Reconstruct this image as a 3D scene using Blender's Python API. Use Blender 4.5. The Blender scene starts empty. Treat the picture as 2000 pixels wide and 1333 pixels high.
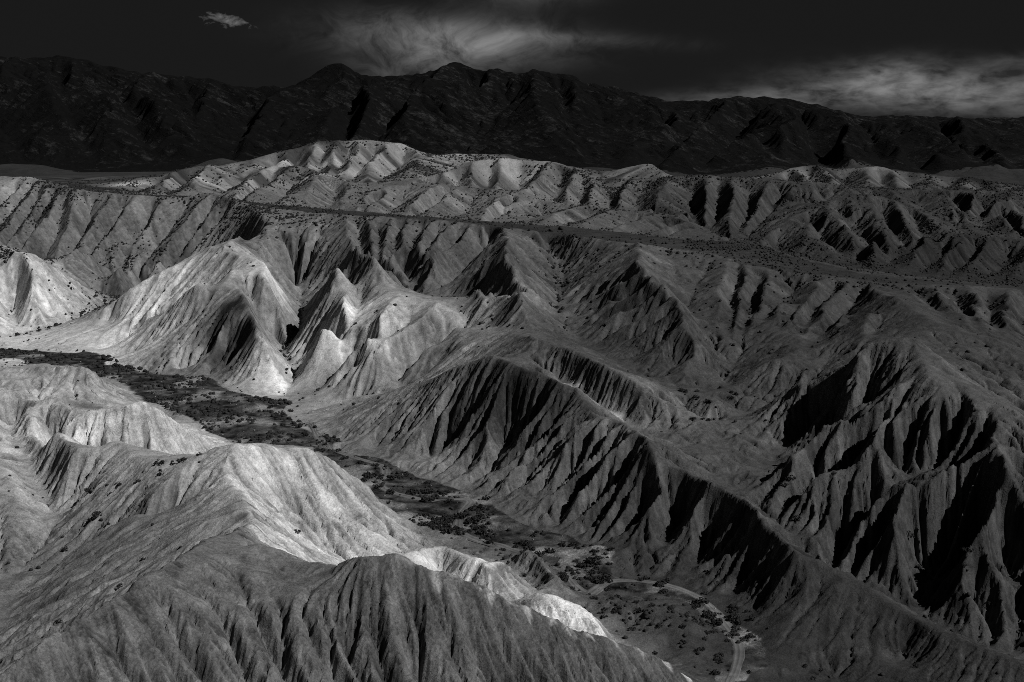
import bpy, math, random
import numpy as np
import time as _time
T0 = _time.time()
random.seed(4); np.random.seed(4)
scene = bpy.context.scene
C = scene.collection
R_ = math.radians

# ------------------------------------------------------------------ camera
H = 120.0
cam_data = bpy.data.cameras.new('camera')
cam = bpy.data.objects.new('camera', cam_data); C.objects.link(cam)
cam_data.sensor_width = 36.0
cam_data.lens = 18.0 / math.tan(R_(22.5))
cam_data.clip_start = 1.0; cam_data.clip_end = 20000.0
PITCH = math.atan((666.5 - 230.0) / (1000.0 / math.tan(R_(22.5))))
cam.location = (0, 0, H)
cam.rotation_euler = (math.pi / 2 - PITCH, 0, 0)
scene.camera = cam

# ------------------------------------------------------------------ sun, sky, exposure
SUN = np.array([0.60, -0.35, 0.66]); SUN /= np.linalg.norm(SUN)
sun_el = math.asin(SUN[2]); sun_az = math.atan2(SUN[0], SUN[1])
ld = bpy.data.lights.new('sun', 'SUN'); ld.energy = 4.2; ld.angle = R_(0.5); ld.color = (1, .995, .985)
so = bpy.data.objects.new('sun', ld); C.objects.link(so)
from mathutils import Vector
so.rotation_euler = Vector(SUN).to_track_quat('Z', 'Y').to_euler()
so.location = (0, 0, 400)
scene.view_settings.view_transform = 'Standard'
scene.view_settings.look = 'None'
scene.view_settings.exposure = 0.0
scene.view_settings.gamma = 1.0
scene.view_settings.use_curve_mapping = False
scene.cycles.max_bounces = 4
scene.cycles.diffuse_bounces = 1
scene.render.film_transparent = False
scene.cycles.pixel_filter_type = 'BLACKMAN_HARRIS'
scene.cycles.filter_width = 0.9
scene.cycles.use_denoising = False
scene.cycles.use_adaptive_sampling = False
scene.cycles.sample_clamp_direct = 1.5
scene.cycles.sample_clamp_indirect = 1.0

class NT:
    """small helper to write node trees as expressions"""
    def __init__(s, tree):
        s.t = tree; s.n = tree.nodes; s.l = tree.links
    def node(s, kind, **kw):
        n = s.n.new(kind)
        for k, v in kw.items(): setattr(n, k, v)
        return n
    def put(s, sock, v):
        if hasattr(v, 'is_output'): s.l.new(v, sock)
        else: sock.default_value = v
    def m(s, op, a, b=0.0, c=0.0, clamp=False):
        n = s.node('ShaderNodeMath', operation=op, use_clamp=clamp)
        for i, v in enumerate((a, b, c)): s.put(n.inputs[i], v)
        return n.outputs[0]
    def vec(s, x, y, z):
        n = s.node('ShaderNodeCombineXYZ')
        for i, v in enumerate((x, y, z)): s.put(n.inputs[i], v)
        return n.outputs[0]
    def noise(s, v, scale, detail=4, rough=.5, dist=0.0):
        n = s.node('ShaderNodeTexNoise')
        s.put(n.inputs['Vector'], v); n.inputs['Scale'].default_value = scale
        n.inputs['Detail'].default_value = detail; n.inputs['Roughness'].default_value = rough
        n.inputs['Distortion'].default_value = dist
        return n.outputs['Fac']
    def remap(s, v, a, b, c=0.0, d=1.0, smooth=False):
        n = s.node('ShaderNodeMapRange', interpolation_type='SMOOTHSTEP' if smooth else 'LINEAR')
        for i, x in enumerate((v, a, b, c, d)): s.put(n.inputs[i], x)
        return n.outputs[0]
    def mul(s, *a):
        r = a[0]
        for b in a[1:]: r = s.m('MULTIPLY', r, b)
        return r

# the photograph is a black-and-white print through a deep red filter: only the red of the sky counts
world = bpy.data.worlds.new('World'); scene.world = world; world.use_nodes = True
N = NT(world.node_tree)
for n in list(N.n): N.n.remove(n)
skyn = N.node('ShaderNodeTexSky', sky_type='NISHITA')
skyn.sun_disc = False; skyn.sun_elevation = sun_el; skyn.sun_rotation = sun_az
sep = N.node('ShaderNodeSeparateColor'); N.l.new(skyn.outputs[0], sep.inputs[0])
red = N.m('MULTIPLY', sep.outputs[0], 0.10)
red = N.m('MINIMUM', red, 0.30)
tc = N.node('ShaderNodeTexCoord'); sx = N.node('ShaderNodeSeparateXYZ'); N.l.new(tc.outputs['Generated'], sx.inputs[0])
az = N.mul(N.m('ARCTAN2', sx.outputs[0], sx.outputs[1]), 57.2958)
el = N.mul(N.m('ARCSINE', sx.outputs[2]), 57.2958)
def blob(a0, e0, wa, we, tilt=0.0):
    da = N.m('SUBTRACT', az, a0); de = N.m('SUBTRACT', el, e0)
    de = N.m('SUBTRACT', de, N.mul(da, tilt))
    q = N.m('ADD', N.m('POWER', N.m('ABSOLUTE', N.m('DIVIDE', da, wa)), 2), N.m('POWER', N.m('ABSOLUTE', N.m('DIVIDE', de, we)), 2))
    return N.m('EXPONENT', N.mul(q, -1.0))
def total(lst):
    r = lst[0]
    for b in lst[1:]: r = N.m('ADD', r, b)
    return r
warp = N.noise(N.vec(N.mul(az, .22), N.mul(el, .35), 2.2), 1.0, 3, .5)
waz = N.m('ADD', az, N.mul(N.m('SUBTRACT', warp, .5), 5.0)); wel = N.m('ADD', el, N.mul(N.m('SUBTRACT', warp, .5), 1.6))
wisp = N.noise(N.vec(N.mul(waz, .42), N.mul(wel, .62), 1.7), 1.0, 8, .66, .5)
fine = N.noise(N.vec(N.mul(waz, 1.3), N.mul(wel, 1.9), 5.3), 1.0, 7, .62, .3)
puff = N.noise(N.vec(N.mul(az, 1.5), N.mul(el, 3.0), 9.1), 1.0, 6, .6, .5)
bank = N.noise(N.vec(N.mul(az, .75), N.mul(el, 1.9), 4.4), 1.0, 6, .56, .25)
tex = N.m('ADD', N.mul(N.remap(wisp, .36, .66), .7), N.mul(N.remap(fine, .3, .7), .3))
btex = N.m('ADD', N.mul(N.remap(bank, .33, .66), .95), .2)
c_mid = total([N.mul(blob(-3.0, 3.45, 4.2, .9, -.05), 1.15), N.mul(blob(-2.0, 3.2, 2.8, .9, .05), .35), N.mul(blob(-4.3, 2.2, 2.6, .7, .08), .45), N.mul(blob(1.5, 3.55, 4.6, .32, -.05), .35), N.mul(blob(.5, 5.5, 2.5, .6), .3)])
c_right = total([N.mul(blob(17.6, 1.2, 4.2, .8, -.02), 1.0), N.mul(blob(10.8, .75, 4.2, .45, .05), .55), N.mul(blob(22.5, .9, 3.5, .9), .4), N.mul(blob(24, 2.3, 3.0, .3), .35), N.mul(blob(16.6, 2.0, 1.6, .5, .1), .4)])
c_puff = N.mul(N.remap(N.m('ADD', blob(-12.7, 4.2, 1.15, .36, -.12), N.mul(N.m('SUBTRACT', puff, .5), 2.2)), .55, 1.25), N.remap(blob(-12.7, 4.2, 1.5, .55, -.12), .15, .6), .9)
# thin scattered cloud over the rest of the sky
field = N.noise(N.vec(N.mul(az, .05), N.mul(el, .12), 3.3), 1.0, 5, .6, .4)
far_field = N.mul(N.remap(field, .52, .8), N.remap(N.m('ABSOLUTE', az), 26, 40, 0, .5))
cl = total([N.mul(c_mid, N.m('ADD', N.mul(tex, 1.0), .06)), N.mul(c_right, btex), c_puff, far_field])
cl = N.m('MINIMUM', cl, 1.3)
sky_v = N.m('ADD', N.m('ADD', N.mul(red, .14), .025), N.mul(cl, 1.15))
comb = N.node('ShaderNodeCombineColor')
for i in range(3): N.l.new(sky_v, comb.inputs[i])
bg = N.node('ShaderNodeBackground'); bg.inputs['Strength'].default_value = 0.15
N.l.new(comb.outputs[0], bg.inputs['Color'])
wo = N.node('ShaderNodeOutputWorld'); N.l.new(bg.outputs[0], wo.inputs['Surface'])

# ------------------------------------------------------------------ survey of the ground: crests, valley lines, canyon floor (metres)
RIDGES = [
  [(-92.4,166.9,40),(-81.5,167.6,42),(-73.7,167.3,45),(-71.3,174,45),(-68.5,182.5,45.5),(-64.8,193.5,45),(-62,207.1,44),(-59.9,221,43),(-53.4,230.8,42),(-50.6,226.5,41.5),(-48.8,224.7,41),(-44.3,219.6,40.5),(-39,216.1,40),(-33.3,213.2,40.5),(-27.6,209.4,44),(-26,209.3,45),(-19,210.2,44.5),(-14.8,208.8,43),(-10.1,210.9,40.5),(-2.9,212,36),(2.3,213.8,33.5),(5.9,216.5,32),(11.4,217.6,27),(17,221.2,23.5),(22.4,227.5,20),(31.3,235,13),(36.7,238.7,7),(43,242.5,2)],
  [(-53.4,230.8,42),(-56.9,256.7,35),(-59.2,273.1,32.5)],
  [(-136.6,358.2,30),(-126.9,338.8,29),(-124,336.7,29),(-118.6,341.7,28.5),(-112.3,346.3,29),(-99.1,320,29),(-91.1,317.4,30),(-84.3,315,32),(-80.1,319.2,34),(-74.8,318.4,35),(-70.9,319.4,35),(-67.3,324.2,34),(-63.2,332,30),(-58.2,334,30),(-52.8,340.5,26),(-44.9,346,17),(-35.8,349.8,10),(-27,345.4,5),(-21.1,339.4,1.5)],
  [(-73.3,318.4,35),(-72.8,302.4,33),(-66.2,289.7,32.3),(-60.6,278.4,32),(-57,277.7,28),(-52,281.4,22),(-47.3,277.6,20),(-42.3,274.3,18),(-38.3,287.5,14),(-29.3,280,10)],
  [(-63.2,332,30),(-58.8,323.7,22),(-56.5,315.3,15)],
  [(-84.3,315,32),(-95,298.9,24.5),(-108.5,294.3,15),(-118.7,285.1,9.5)],
  [(-62.7,268.1,33),(-77,268.4,27),(-90.2,267.5,20),(-101.2,260.6,14.5),(-111.5,253.4,9)],
  [(-154.6,345.7,24),(-146.2,341.1,23),(-137.2,330.4,20),(-130.7,315.9,18),(-127.2,300,14),(-125.6,292.9,9.5)],
  [(-167.8,372.7,26),(-166.5,391.7,27),(-163.8,394.4,27),(-151.5,376.7,25),(-141.1,358.1,22)],
  [(-136.6,358.2,30),(-138.1,353.9,27),(-137.9,346.7,22)],
  [(-139.6,391.2,25.5),(-134.1,393.8,26.5),(-128.1,392.9,28),(-122.1,396.1,29.5),(-114.3,395,27.5),(-109.2,401,21.5),(-107,409,15.5),(-104.4,418.7,7.5)],
  [(-122.1,396.1,29.5),(-127.6,400.4,21),(-131.2,404.4,14)],
  [(-128.1,392.9,28),(-135.5,403,21),(-140.5,407,14)],
  [(-180.2,402,28.5),(-170.5,401.9,29.5),(-165.7,406.2,30.5),(-161.5,407,30),(-157.7,407,29),(-149.6,405.6,27),(-139.6,391.2,25.5)],
  [(-161.5,407,30),(-158.2,408.5,21),(-156.6,412.4,16)],
  [(-226.6,507.6,16),(-211.3,499.7,16),(-209.3,506.7,17),(-204.8,509.9,18),(-193.6,507.8,18),(-178.7,504.2,17.5),(-172.2,501.2,16.5),(-169.3,506,11),(-158.6,501.6,5)],
  [(-334.8,749.4,38),(-312.2,752,43),(-303.5,744.7,42),(-286.8,716.8,41),(-286.3,724,41),(-283.4,731.1,40),(-273.4,724.9,35),(-266.3,735.3,28),(-260.6,744.4,21),(-256.4,762.3,15),(-240.7,757.3,11.5)],
  [(-284.7,719.9,41),(-277.2,705.1,34),(-271.5,697,24),(-268.2,698.1,15),(-260.5,699.9,7.5)],
  [(-292.1,700.1,28),(-289.2,706.1,11),(-276.7,684.3,4)],
  [(-153.5,697.3,54),(-155.9,672.9,51),(-167.2,684.7,49.5),(-178.9,688.7,44.5),(-185.6,672.2,39),(-196.1,671.7,34),(-210.9,667.4,25),(-221.2,668.4,17.5),(-237.4,674.4,10),(-245.3,666.7,7),(-253.1,650.3,4.5),(-254.1,626.7,2)],
  [(-153.5,697.3,54),(-143.2,688.2,48),(-135.2,684.2,43),(-127.4,693.4,35)],
  [(-164.5,683,49),(-152.5,667.5,48),(-132.2,648.1,44),(-122.7,635.4,42),(-130.4,623.7,40),(-120.3,616.8,37),(-111.5,604.2,32),(-111.3,612.4,24),(-108.8,630.1,14)],
  [(-153.1,609,39),(-163.2,617.5,33),(-178.5,625.2,22),(-201.7,648.7,15),(-220.4,664.9,11)],
  [(-144.5,635.4,43.5),(-144.2,620.2,38.5),(-145.6,613.2,37),(-133.8,603,36),(-123.2,578.4,33),(-117.9,565.2,30.5),(-111.5,549.2,22.5),(-107.1,543,14),(-100.2,541.1,3)],
  [(-145.6,613.2,37),(-152.4,604.5,31),(-159.4,600.7,22),(-172.6,602.6,14),(-193.9,604.5,2)],
  [(-142.8,613.3,36.5),(-137.5,576.2,26),(-146.2,572.2,12),(-154.6,571.4,2)],
  [(-125.4,584.6,33),(-125.7,562.8,21),(-134.8,560.8,6),(-137.9,558.2,2)],
  [(-109.2,545,14.5),(-116.4,537.5,9),(-125.2,537.3,2.5)],
  [(-107.8,653.4,30),(-90.3,617.3,34),(-82.9,606.1,37),(-77,601.5,40),(-70.3,588.1,39),(-60.1,578.4,38.5),(-52.6,575.2,38.5),(-44.5,563.7,37),(-34.9,566.4,37.5),(-27.6,561.1,36.5),(-20.1,549.4,33),(-13.7,532.5,31),(-6.8,520.1,32.5),(-1,506.6,32.5),(2.9,490.1,33),(8.1,478.4,36),(9.3,463.4,37)],
  [(-77.5,603,40),(-77.7,567.9,37),(-82.6,548.5,31),(-92.6,550.5,22),(-103.1,555.6,13),(-105.9,554.5,7)],
  [(-53.1,574.2,38.5),(-55.3,555,37),(-59.5,533.4,33),(-65.2,527.3,29.5),(-70,521.1,25),(-77.5,523.2,10),(-83.7,519.6,4)],
  [(-35,557.8,38),(-35.7,543.3,36),(-43.6,526.7,30.5),(-49.7,520.5,26),(-57.3,518.7,21),(-61.6,517.8,18.5),(-68.5,522.9,13),(-78.6,515.1,5)],
  [(-26.7,542.5,31.5),(-24.1,521.1,27.5),(-30.3,512.3,20),(-39.6,506.2,13)],
  [(-24.1,521.1,27.5),(-16.7,494.8,25)],
  [(-29.5,450.5,25.5),(-20.7,444.9,31),(-14.2,440.6,34),(-7.1,435.7,36),(-2.2,427.4,34.5),(2.5,422.2,33.5),(13,417.2,32.5),(17.3,408.5,31),(23.1,406.4,30),(25.1,386.3,27),(33.5,384.3,27),(41.1,363.6,26.5),(38.2,336.7,26.5),(48.9,338.5,26),(52.8,328.2,24.5),(58.1,328,24),(63.6,317.7,21.7),(65,311.4,20.5),(64.1,301.7,18),(68.2,300.2,17.5),(67.5,287.7,15.9),(74.4,288.8,14.5),(78,286.2,13),(81.6,283.7,11.5),(84.9,278.8,10),(87.1,271.9,8.5),(91,267.4,8),(94.3,260.1,7),(100.1,258.1,6.5),(105.6,250.2,6),(109.3,247.5,5.5),(123.6,239.4,2)],
  [(-29.5,450.5,25.5),(-47.2,469.1,15.5),(-63.6,479.2,7),(-71,476.3,3)],
  [(-14.2,440.6,34),(-25.8,434.9,21),(-42,435.5,8),(-48.6,431.2,2)],
  [(-7.1,435.7,36),(-11.6,421.7,24),(-22.5,422.4,10),(-30.3,416,2.5)],
  [(2.5,422.2,33.5),(-5.4,405.7,21),(-13.8,403.6,6),(-19.6,387.2,1.5)],
  [(13,417.2,32.5),(4.3,400.5,19),(-2.2,408.3,10),(-14.4,381.4,2)],
  [(19.7,378.5,28),(13.1,377.7,17),(4,365.4,4.5)],
  [(28.7,360.3,26.5),(22.4,359.8,13.5),(11.7,348.4,4)],
  [(39.3,336.5,26),(36.8,341.6,12),(28.1,334.7,4)],
  [(48.9,338.5,26),(47.3,340.7,14),(39,323.3,3)],
  [(58.1,328,24),(53.3,325.5,10.5),(45.5,308.9,0.8)],
  [(64.1,301.7,18),(59.2,302.3,8),(53.5,296.4,1)],
  [(67.5,287.7,15.9),(62.4,288.9,8),(57.5,286.5,1)],
  [(78,286.2,13),(73.5,280.2,8.5),(64.8,273.6,4),(57.9,265.3,1)],
  [(90.9,266.9,8),(89.2,263.8,4),(86.6,257.4,0)],
  [(71.7,261.1,1.5),(70.4,257.3,0.5),(71.4,252.9,-1.5)],
  [(56.4,258.1,1.5),(59.1,254.7,0.8),(59.4,251.9,-1)],
  [(-3.1,456.5,32),(5.6,457.1,36.5),(9.2,457.8,38),(12.8,457.8,38),(17.3,444.6,37.5),(24.5,433.9,36),(33.1,420.6,34.5),(36.7,414.8,33),(41.5,410,31),(49.1,413.8,29.5),(53.8,413.7,26.5),(61.1,410.6,22.5),(61.2,416.9,21),(67.3,405.1,18.5)],
  [(12.8,457.8,38),(15.7,436.4,32),(16.9,432.4,30)],
  [(41.5,410,31),(42.8,402.9,25),(44.1,390,21)],
  [(-26.7,296.4,14),(-18.6,306.8,12),(-13.8,290.1,16.5),(-7.2,289,16),(-1.6,292.9,13),(3.2,294.2,8),(4.1,291.5,7)],
  [(-6.7,288.7,16),(-6.3,291.6,11),(-4.9,290.2,7)],
  [(-3.8,323.3,3),(1.4,312.5,8.5),(5.4,309.8,10),(9.3,303.9,9.5),(12.8,294.2,7.5),(18.6,293.3,1.5)],
  [(-1.4,262.5,16),(5.5,262.5,16),(13.7,264.3,13),(20.2,262.9,9),(23.2,261.8,6)],
  [(18.9,287.1,2.5),(26.4,287.1,4.5),(35.7,281.6,5),(40.7,272.6,4),(43.1,264.3,2)],
  [(-83.2,650.3,60),(-74.6,620,57),(-67.3,601.4,54),(-64.7,598,48),(-59.6,601.1,41),(-51.3,614,33)],
  [(-45,719.3,62),(-41.8,666.9,59.5),(-43.1,639.7,54),(-49.9,635.4,43.5),(-49.9,620.8,34.5)],
  [(-89.8,618.9,60),(-82.8,594.6,54),(-81.8,599.4,45),(-83.4,617,36)],
  [(-5,673.5,61),(-3.2,614.7,58.5),(-2.1,570.5,54),(1,546.8,49),(2.6,527.6,44),(4.2,516.7,39),(7.7,505.5,33.5)],
  [(-2.1,570.5,54),(-11.7,563.1,46),(-22.7,570.5,36)],
  [(62.4,619.5,58.5),(58,557.5,55.5),(61.4,525,51),(65.5,511,48),(67.1,499.2,46.5),(67.1,488.3,45),(66.9,466.1,38),(71.3,459.8,29.5),(75.4,439.3,25)],
  [(58,557.5,55.5),(48.5,546.2,46.5),(33.2,531.4,35),(26.1,523,30.5)],
  [(67.3,499.9,46),(55.3,489.6,37),(43.4,484.7,28.5)],
  [(69.7,624.8,57),(75,603.6,53),(76.3,562.2,47),(78.4,545.5,44)],
  [(81.5,655.1,56.5),(77.2,596.4,51),(77.2,560.2,45.5)],
  [(103,612.1,53.5),(92.5,586.2,48.5),(79,541.4,42)],
  [(118.1,581.4,50),(103.9,543.5,46),(88.8,513.5,39.5)],
  [(137.9,550.7,48.5),(129,521.4,50),(128.1,505.3,44),(126.5,483.7,38)],
  [(129,521.4,50),(121,505.3,44),(110.8,485,37)],
  [(111.9,517.1,45.5),(108.7,493,38),(109.6,476,35.5),(108.8,458.8,34.5),(106.8,431.9,31.5)],
  [(80.7,446.2,27.5),(88.2,445.6,30.5),(93.4,440.2,32.5),(100.8,449.1,34.5),(107.8,456.1,35)],
  [(157,545.1,47.5),(150,498.3,49),(151.1,484,49.5),(153.3,473.7,48),(155.7,462.7,46),(157,455.3,45),(162.1,447.1,43.5),(167.9,443.4,42),(174.3,438.2,41.5),(176.4,429.1,39),(174.6,413.2,36),(186.6,390.2,28)],
  [(150.8,483,49.5),(141.7,468.9,43.5),(132.1,455,38.5)],
  [(155.4,461.7,46),(148.2,450,43)],
  [(180.6,528.8,48),(178.7,508.8,47.5),(188.3,508.8,47.5),(187.9,498.7,45),(170.7,463.1,41.5)],
  [(199.3,530,47),(196.7,497.3,46),(192.6,478.1,42)],
  [(213.3,527.6,46.5),(203.2,484.8,44)],
  [(87.8,405.6,27),(95,399.1,35),(96.1,387.9,38),(102.3,386.8,42.5),(105.7,381.7,45.5),(109.2,383.5,47),(112.7,387.7,49),(118.7,385.6,50),(123.2,384.6,50.5),(128.2,388.7,51),(128.3,379.4,49),(130.9,370.9,47),(134.4,365.1,44),(136.8,352.7,42),(139.8,344,40),(143,336.1,38),(153,317.7,32)],
  [(125.6,386.3,50.5),(123.6,364.5,46.5),(123.2,354.1,44),(124.5,344.6,41),(126,339.3,40),(127.6,327.1,37.5),(126.3,312.5,35),(126.2,306.8,34),(127.3,304.1,31),(124.8,299,30),(112.3,287,22),(110.8,288.7,18),(108.3,284.8,14),(112.5,286.4,8),(115.6,284,5),(116.5,277.3,0.5)],
  [(126.9,327.8,36),(118.2,318.4,30),(104.6,308.6,24),(100.2,303.5,21),(98,298.7,16.5),(93.1,292.9,12),(94.9,291.5,7.5),(96.2,292.1,4.5)],
  [(127.3,304.1,31),(127.6,291.3,22),(128.8,286.2,14)],
  [(102.3,386.8,42.5),(98.3,391,31),(88.5,383.3,17),(67.3,336.3,16.5)],
  [(106.3,381.7,45.5),(101,373.4,35),(82.1,341.5,28),(73.1,333.1,17.5)],
  [(114.6,386,49.5),(111,373.6,38),(94.6,347.9,32),(91.6,339.1,23),(85.9,337.4,19),(71.9,326.8,14.5)],
  [(123,383.9,50.5),(115,359.9,41),(106.3,341,34),(95.8,326.6,32),(95.1,328.3,25)],
  [(103.8,327.2,34),(102.6,326.3,31),(100.8,321,25.5)],
  [(-503.3,980,76.4),(-433.9,960,77.3),(-390.5,950,75.8),(-363.1,930,76.7),(-306.4,870,69.9),(-290.4,870,67.8),(-260,870,66),(-233.2,870,64.2),(-209.7,870,67.1),(-192.8,850,64.8),(-178.1,830,62.7),(-157.6,770,58.9),(-144.6,720,55.4),(-133.3,690,46.7)],
  [(-209.7,870,67.1),(-221.1,810,54.1),(-245.3,765,29.1)],
  [(-260,870,66),(-271.8,810,47.4),(-280,755,27.1)],
  [(-306.4,870,69.9),(-317.1,815,50.3),(-326.5,770,34.9)],
  [(-179.8,838,62.1),(-145.4,800,61.8),(-109.1,754,62),(-79,735,62),(-48.2,720,62),(-10,691,60),(24.6,660,58.6),(55.6,632,56.8),(69.6,633,55.9),(102.7,616,53),(110.5,590,50.9),(129.4,575,49),(149.8,564,48),(163.2,549,46.9),(198.7,552,45.8),(227.7,545,44.9),(282.9,520,42.9)],
  [(-182.4,850,62.7),(-95.4,770,62.4),(-45.9,740,61.3),(-10.4,720,60.2),(26.1,700,59.3),(60.2,685,57.4),(96.1,662,55.1),(131.9,668,54),(139.7,622,50.8),(159.4,598,48.7),(161.5,574,48.4),(203.3,565,45.3),(235.9,565,43.6),(293.6,540,42.2)],
  [(-326.5,1050,59.6),(-307.5,1100,68.8),(-290.1,1150,79.1),(-271.4,1150,75.9),(-255.8,1200,81.3),(-213.9,1230,92.8),(-196.8,1250,98.4),(-178.9,1250,98.9),(-153.3,1250,98.9),(-112.5,1250,97.4),(-95.7,1230,90.3),(-79.4,1250,82.2),(-38.4,1250,86.7),(0,1250,86.2),(7.6,1230,81.3),(24.6,1200,77.4)],
  [(-255.8,1200,81.3),(-255.2,1070,68),(-257.1,960,62.4)],
  [(-213.9,1230,92.8),(-221.9,1080,72),(-223.1,950,62.2)],
  [(-188.3,1080,80.8),(-169.7,1060,79.3),(-145.3,1010,73),(-130.9,970,68.9),(-115,900,63.4)],
  [(-188.3,1080,80.8),(-193.6,980,68.4),(-194.6,890,61.5)],
  [(-169.7,1060,78.5),(-166,960,65.5),(-165.1,870,60.7)],
  [(-196.8,1250,98.4),(-167.8,1170,87),(-146.8,1090,76),(-135.5,1030,70)],
  [(-112,1245,95.9),(-120.5,1130,81.2),(-119.5,1020,70.5)],
  [(-95.7,1230,90.3),(-91.9,1120,77),(-96.5,1020,70.5)],
  [(-101.5,930,65.3),(-82.6,980,71.6),(-71.9,1000,75.5),(-42.3,1030,83.4),(-4.3,1050,87),(34.5,1050,84),(62.8,1020,76.7),(76.1,1000,70.6),(123.3,1000,74.7),(173.2,980,74.4),(201.3,960,73.4),(212.1,920,69.7)],
  [(34.5,1050,84),(19.7,960,73.4),(7.5,905,65.7)],
  [(62.8,1020,76.7),(54.8,950,66.1)],
  [(-34,1035,84.1),(-47.6,965,73.1)],
  [(-111.3,900,63.4),(-92.8,940,69.8),(-70.3,950,71.5),(-18.9,920,68.6),(0,900,65.3),(35.9,870,59.9),(68.5,850,57.8),(101.7,820,56.6),(114.4,790,54.1),(124.5,760,47.1)],
  [(87.5,1150,65.1),(106.5,1180,74.7),(125.8,1180,78.6),(130.1,1175,78.3),(138.1,1120,69.7)],
  [(123.3,1000,74.7),(105.2,905,63.1),(92.6,845,53)],
  [(173.2,980,74.4),(164.3,890,65.9),(150,825,56.2),(134.9,775,47.3)],
  [(201.3,960,73.4),(184.5,860,62.4),(162.3,800,51.6)],
  [(150.6,990,74),(132.1,890,62.2),(116.6,830,55.9)],
  [(241.2,1150,64.2),(270.9,1200,74),(293,1200,75.4),(307.9,1190,69.5),(327.6,1200,73),(346.3,1180,74.7),(370.8,1180,69.9),(408.8,1170,65.6),(425.4,1150,66.5),(441.7,1100,56.7),(511.8,1080,54.3)],
  [(346.3,1180,74.7),(322.2,1120,67.9),(295.4,1040,63.1)],
  [(293,1200,75.4),(257.8,1120,67.9)],
  [(223.3,920,72.3),(236.9,960,71.8),(273.8,950,66.1),(332.5,950,66.1),(377.5,940,65.1),(440.7,930,63.4)],
  [(147.3,740,47.5),(181.9,800,58.2),(213.9,830,66.1),(242.3,840,68.2),(265.5,830,62.7),(274.5,780,51.7)],
  [(242.3,840,68.2),(226.8,770,57.3),(207.7,725,46),(191.9,690,38.6)],
  [(213.9,830,66.1),(191.1,770,57.3),(169.2,715,47)],
  [(228,838,67.7),(207,770,57.3),(183.4,712,44.3)],
  [(291.8,850,50.1),(338.8,920,71.6),(345,880,59.2),(313.7,810,47.4)],
  [(338.8,920,71.6),(305.3,840,58.6)],
  [(329.2,850,43.8),(371.3,900,59.7),(412.9,920,67.8),(445.7,900,57.9)],
  [(216.7,748,56),(229.9,740,53.9),(264.3,740,51.8),(302.9,730,47.6),(358.9,720,43.5)],
  [(229.9,740,53.9),(213.7,700,45.6),(198.5,662,40)],
  [(264.3,740,51.8),(241,690,43.8),(226.6,655,38.1)],
  [(-1423.4,2200,216.3),(-1243.7,2200,233.6),(-1067.4,2200,218),(-889.1,2200,223.2),(-853.4,2200,225),(-809.5,2200,218),(-756,2200,219.8),(-712.2,2200,207.6),(-646.1,2200,196.3),(-614.5,2200,203.3),(-579.5,2200,190.2),(-566.1,2200,191.9),(-526.2,2200,185.8),(-491.1,2200,172.7),(-433.3,2200,164),(-392.9,2200,171),(-356.5,2200,194.5),(-320.4,2200,212),(-295.4,2200,214.6),(-267.2,2200,203.3),(-223,2200,185.8),(-173.9,2200,185.8),(-142.5,2200,198.9),(-106.8,2200,214.6),(-89,2200,216.3),(-44.5,2200,200.6),(-22.3,2200,205.9),(8.9,2200,198.9),(40.1,2200,205),(71.3,2200,201.5),(107,2200,188.4),(178.5,2200,174.5),(214.5,2200,162.2),(259.5,2200,146.4),(286.4,2200,143.8),(326.9,2200,135),(358,2200,142),(402.4,2200,152.6),(438.4,2200,146.4),(465.2,2200,148.2),(537.3,2200,135.9),(582.7,2200,124.4),(618.8,2200,118.2),(672.5,2200,120),(735.5,2200,116.5),(789.1,2200,120.9),(852.2,2200,115.6),(897.1,2200,115.6),(1075.7,2200,124.4),(1346.1,2200,111.2)],
  [(-756,2200,219.8),(-672.7,2020,160.4),(-548.3,1900,150.4),(-578.9,1800,133),(-583.3,1680,99.7),(-615.7,1580,63.9)],
  [(-548.3,1900,150.4),(-470.4,1720,106.2),(-457.2,1570,66.1)],
  [(202.9,1500,71.6),(257,1570,85.2),(294.2,1600,99.4),(369.8,1650,121.3),(410.7,1680,123.4),(425.5,1670,118.7),(457.6,1600,99.4),(491.1,1560,93.6),(510.6,1520,77.1),(506,1450,61.4)],
  [(402.4,2200,152.6),(396.9,1950,134.1),(375.5,1660,121.3)],
  [(369.8,1650,121.3),(331.9,1560,88.6),(295.5,1440,64.7)],
  [(425.5,1670,118.7),(408.4,1560,88.6),(389.8,1440,70.6)],
  [(491.1,1560,93.6),(461,1480,75.2)],
  [(752.2,2250,116.4),(702.3,1950,76.8),(643.8,1650,50)],
  [(917.4,2250,115.5),(816.7,1900,74.1),(710,1600,48.8)],
  [(-1067.4,2200,218),(-920,1950,143.4),(-796.5,1650,86.8)],
  [(-248.3,1205.3,83.3),(-246.4,1196.3,83.1),(-243.5,1182.7,82.1),(-240.2,1167.7,80),(-237,1152.6,76.9),(-234,1139,73.5),(-233.5,1136.5,72.8)],
  [(-216.3,1228.3,92.1),(-214,1214.8,91.3),(-210.5,1194.5,88.7),(-206.6,1172,84.8),(-202.7,1149.5,79.6),(-199.1,1129.3,74.2),(-198.9,1127.9,73.8)],
  [(-204.6,1235.3,94.4),(-202,1220.3,93.4),(-198,1197.7,90.5),(-193.6,1172.7,86),(-189.2,1147.6,80.2),(-185.3,1125.1,74.3),(-185.5,1126.6,74.7)],
  [(-171.7,1250,98.7),(-170.3,1228.9,97.2),(-168.1,1197.3,93.4),(-165.7,1162.1,87.7),(-163.3,1126.9,80.6),(-161.1,1095.3,73.4),(-160.4,1085.1,70.9)],
  [(-154.5,1250,98.3),(-154.1,1227.2,96.8),(-153.3,1193,93),(-152.5,1155,87.2),(-151.7,1116.9,80.1),(-151,1082.7,72.7),(-151,1082.1,72.6)],
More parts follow.
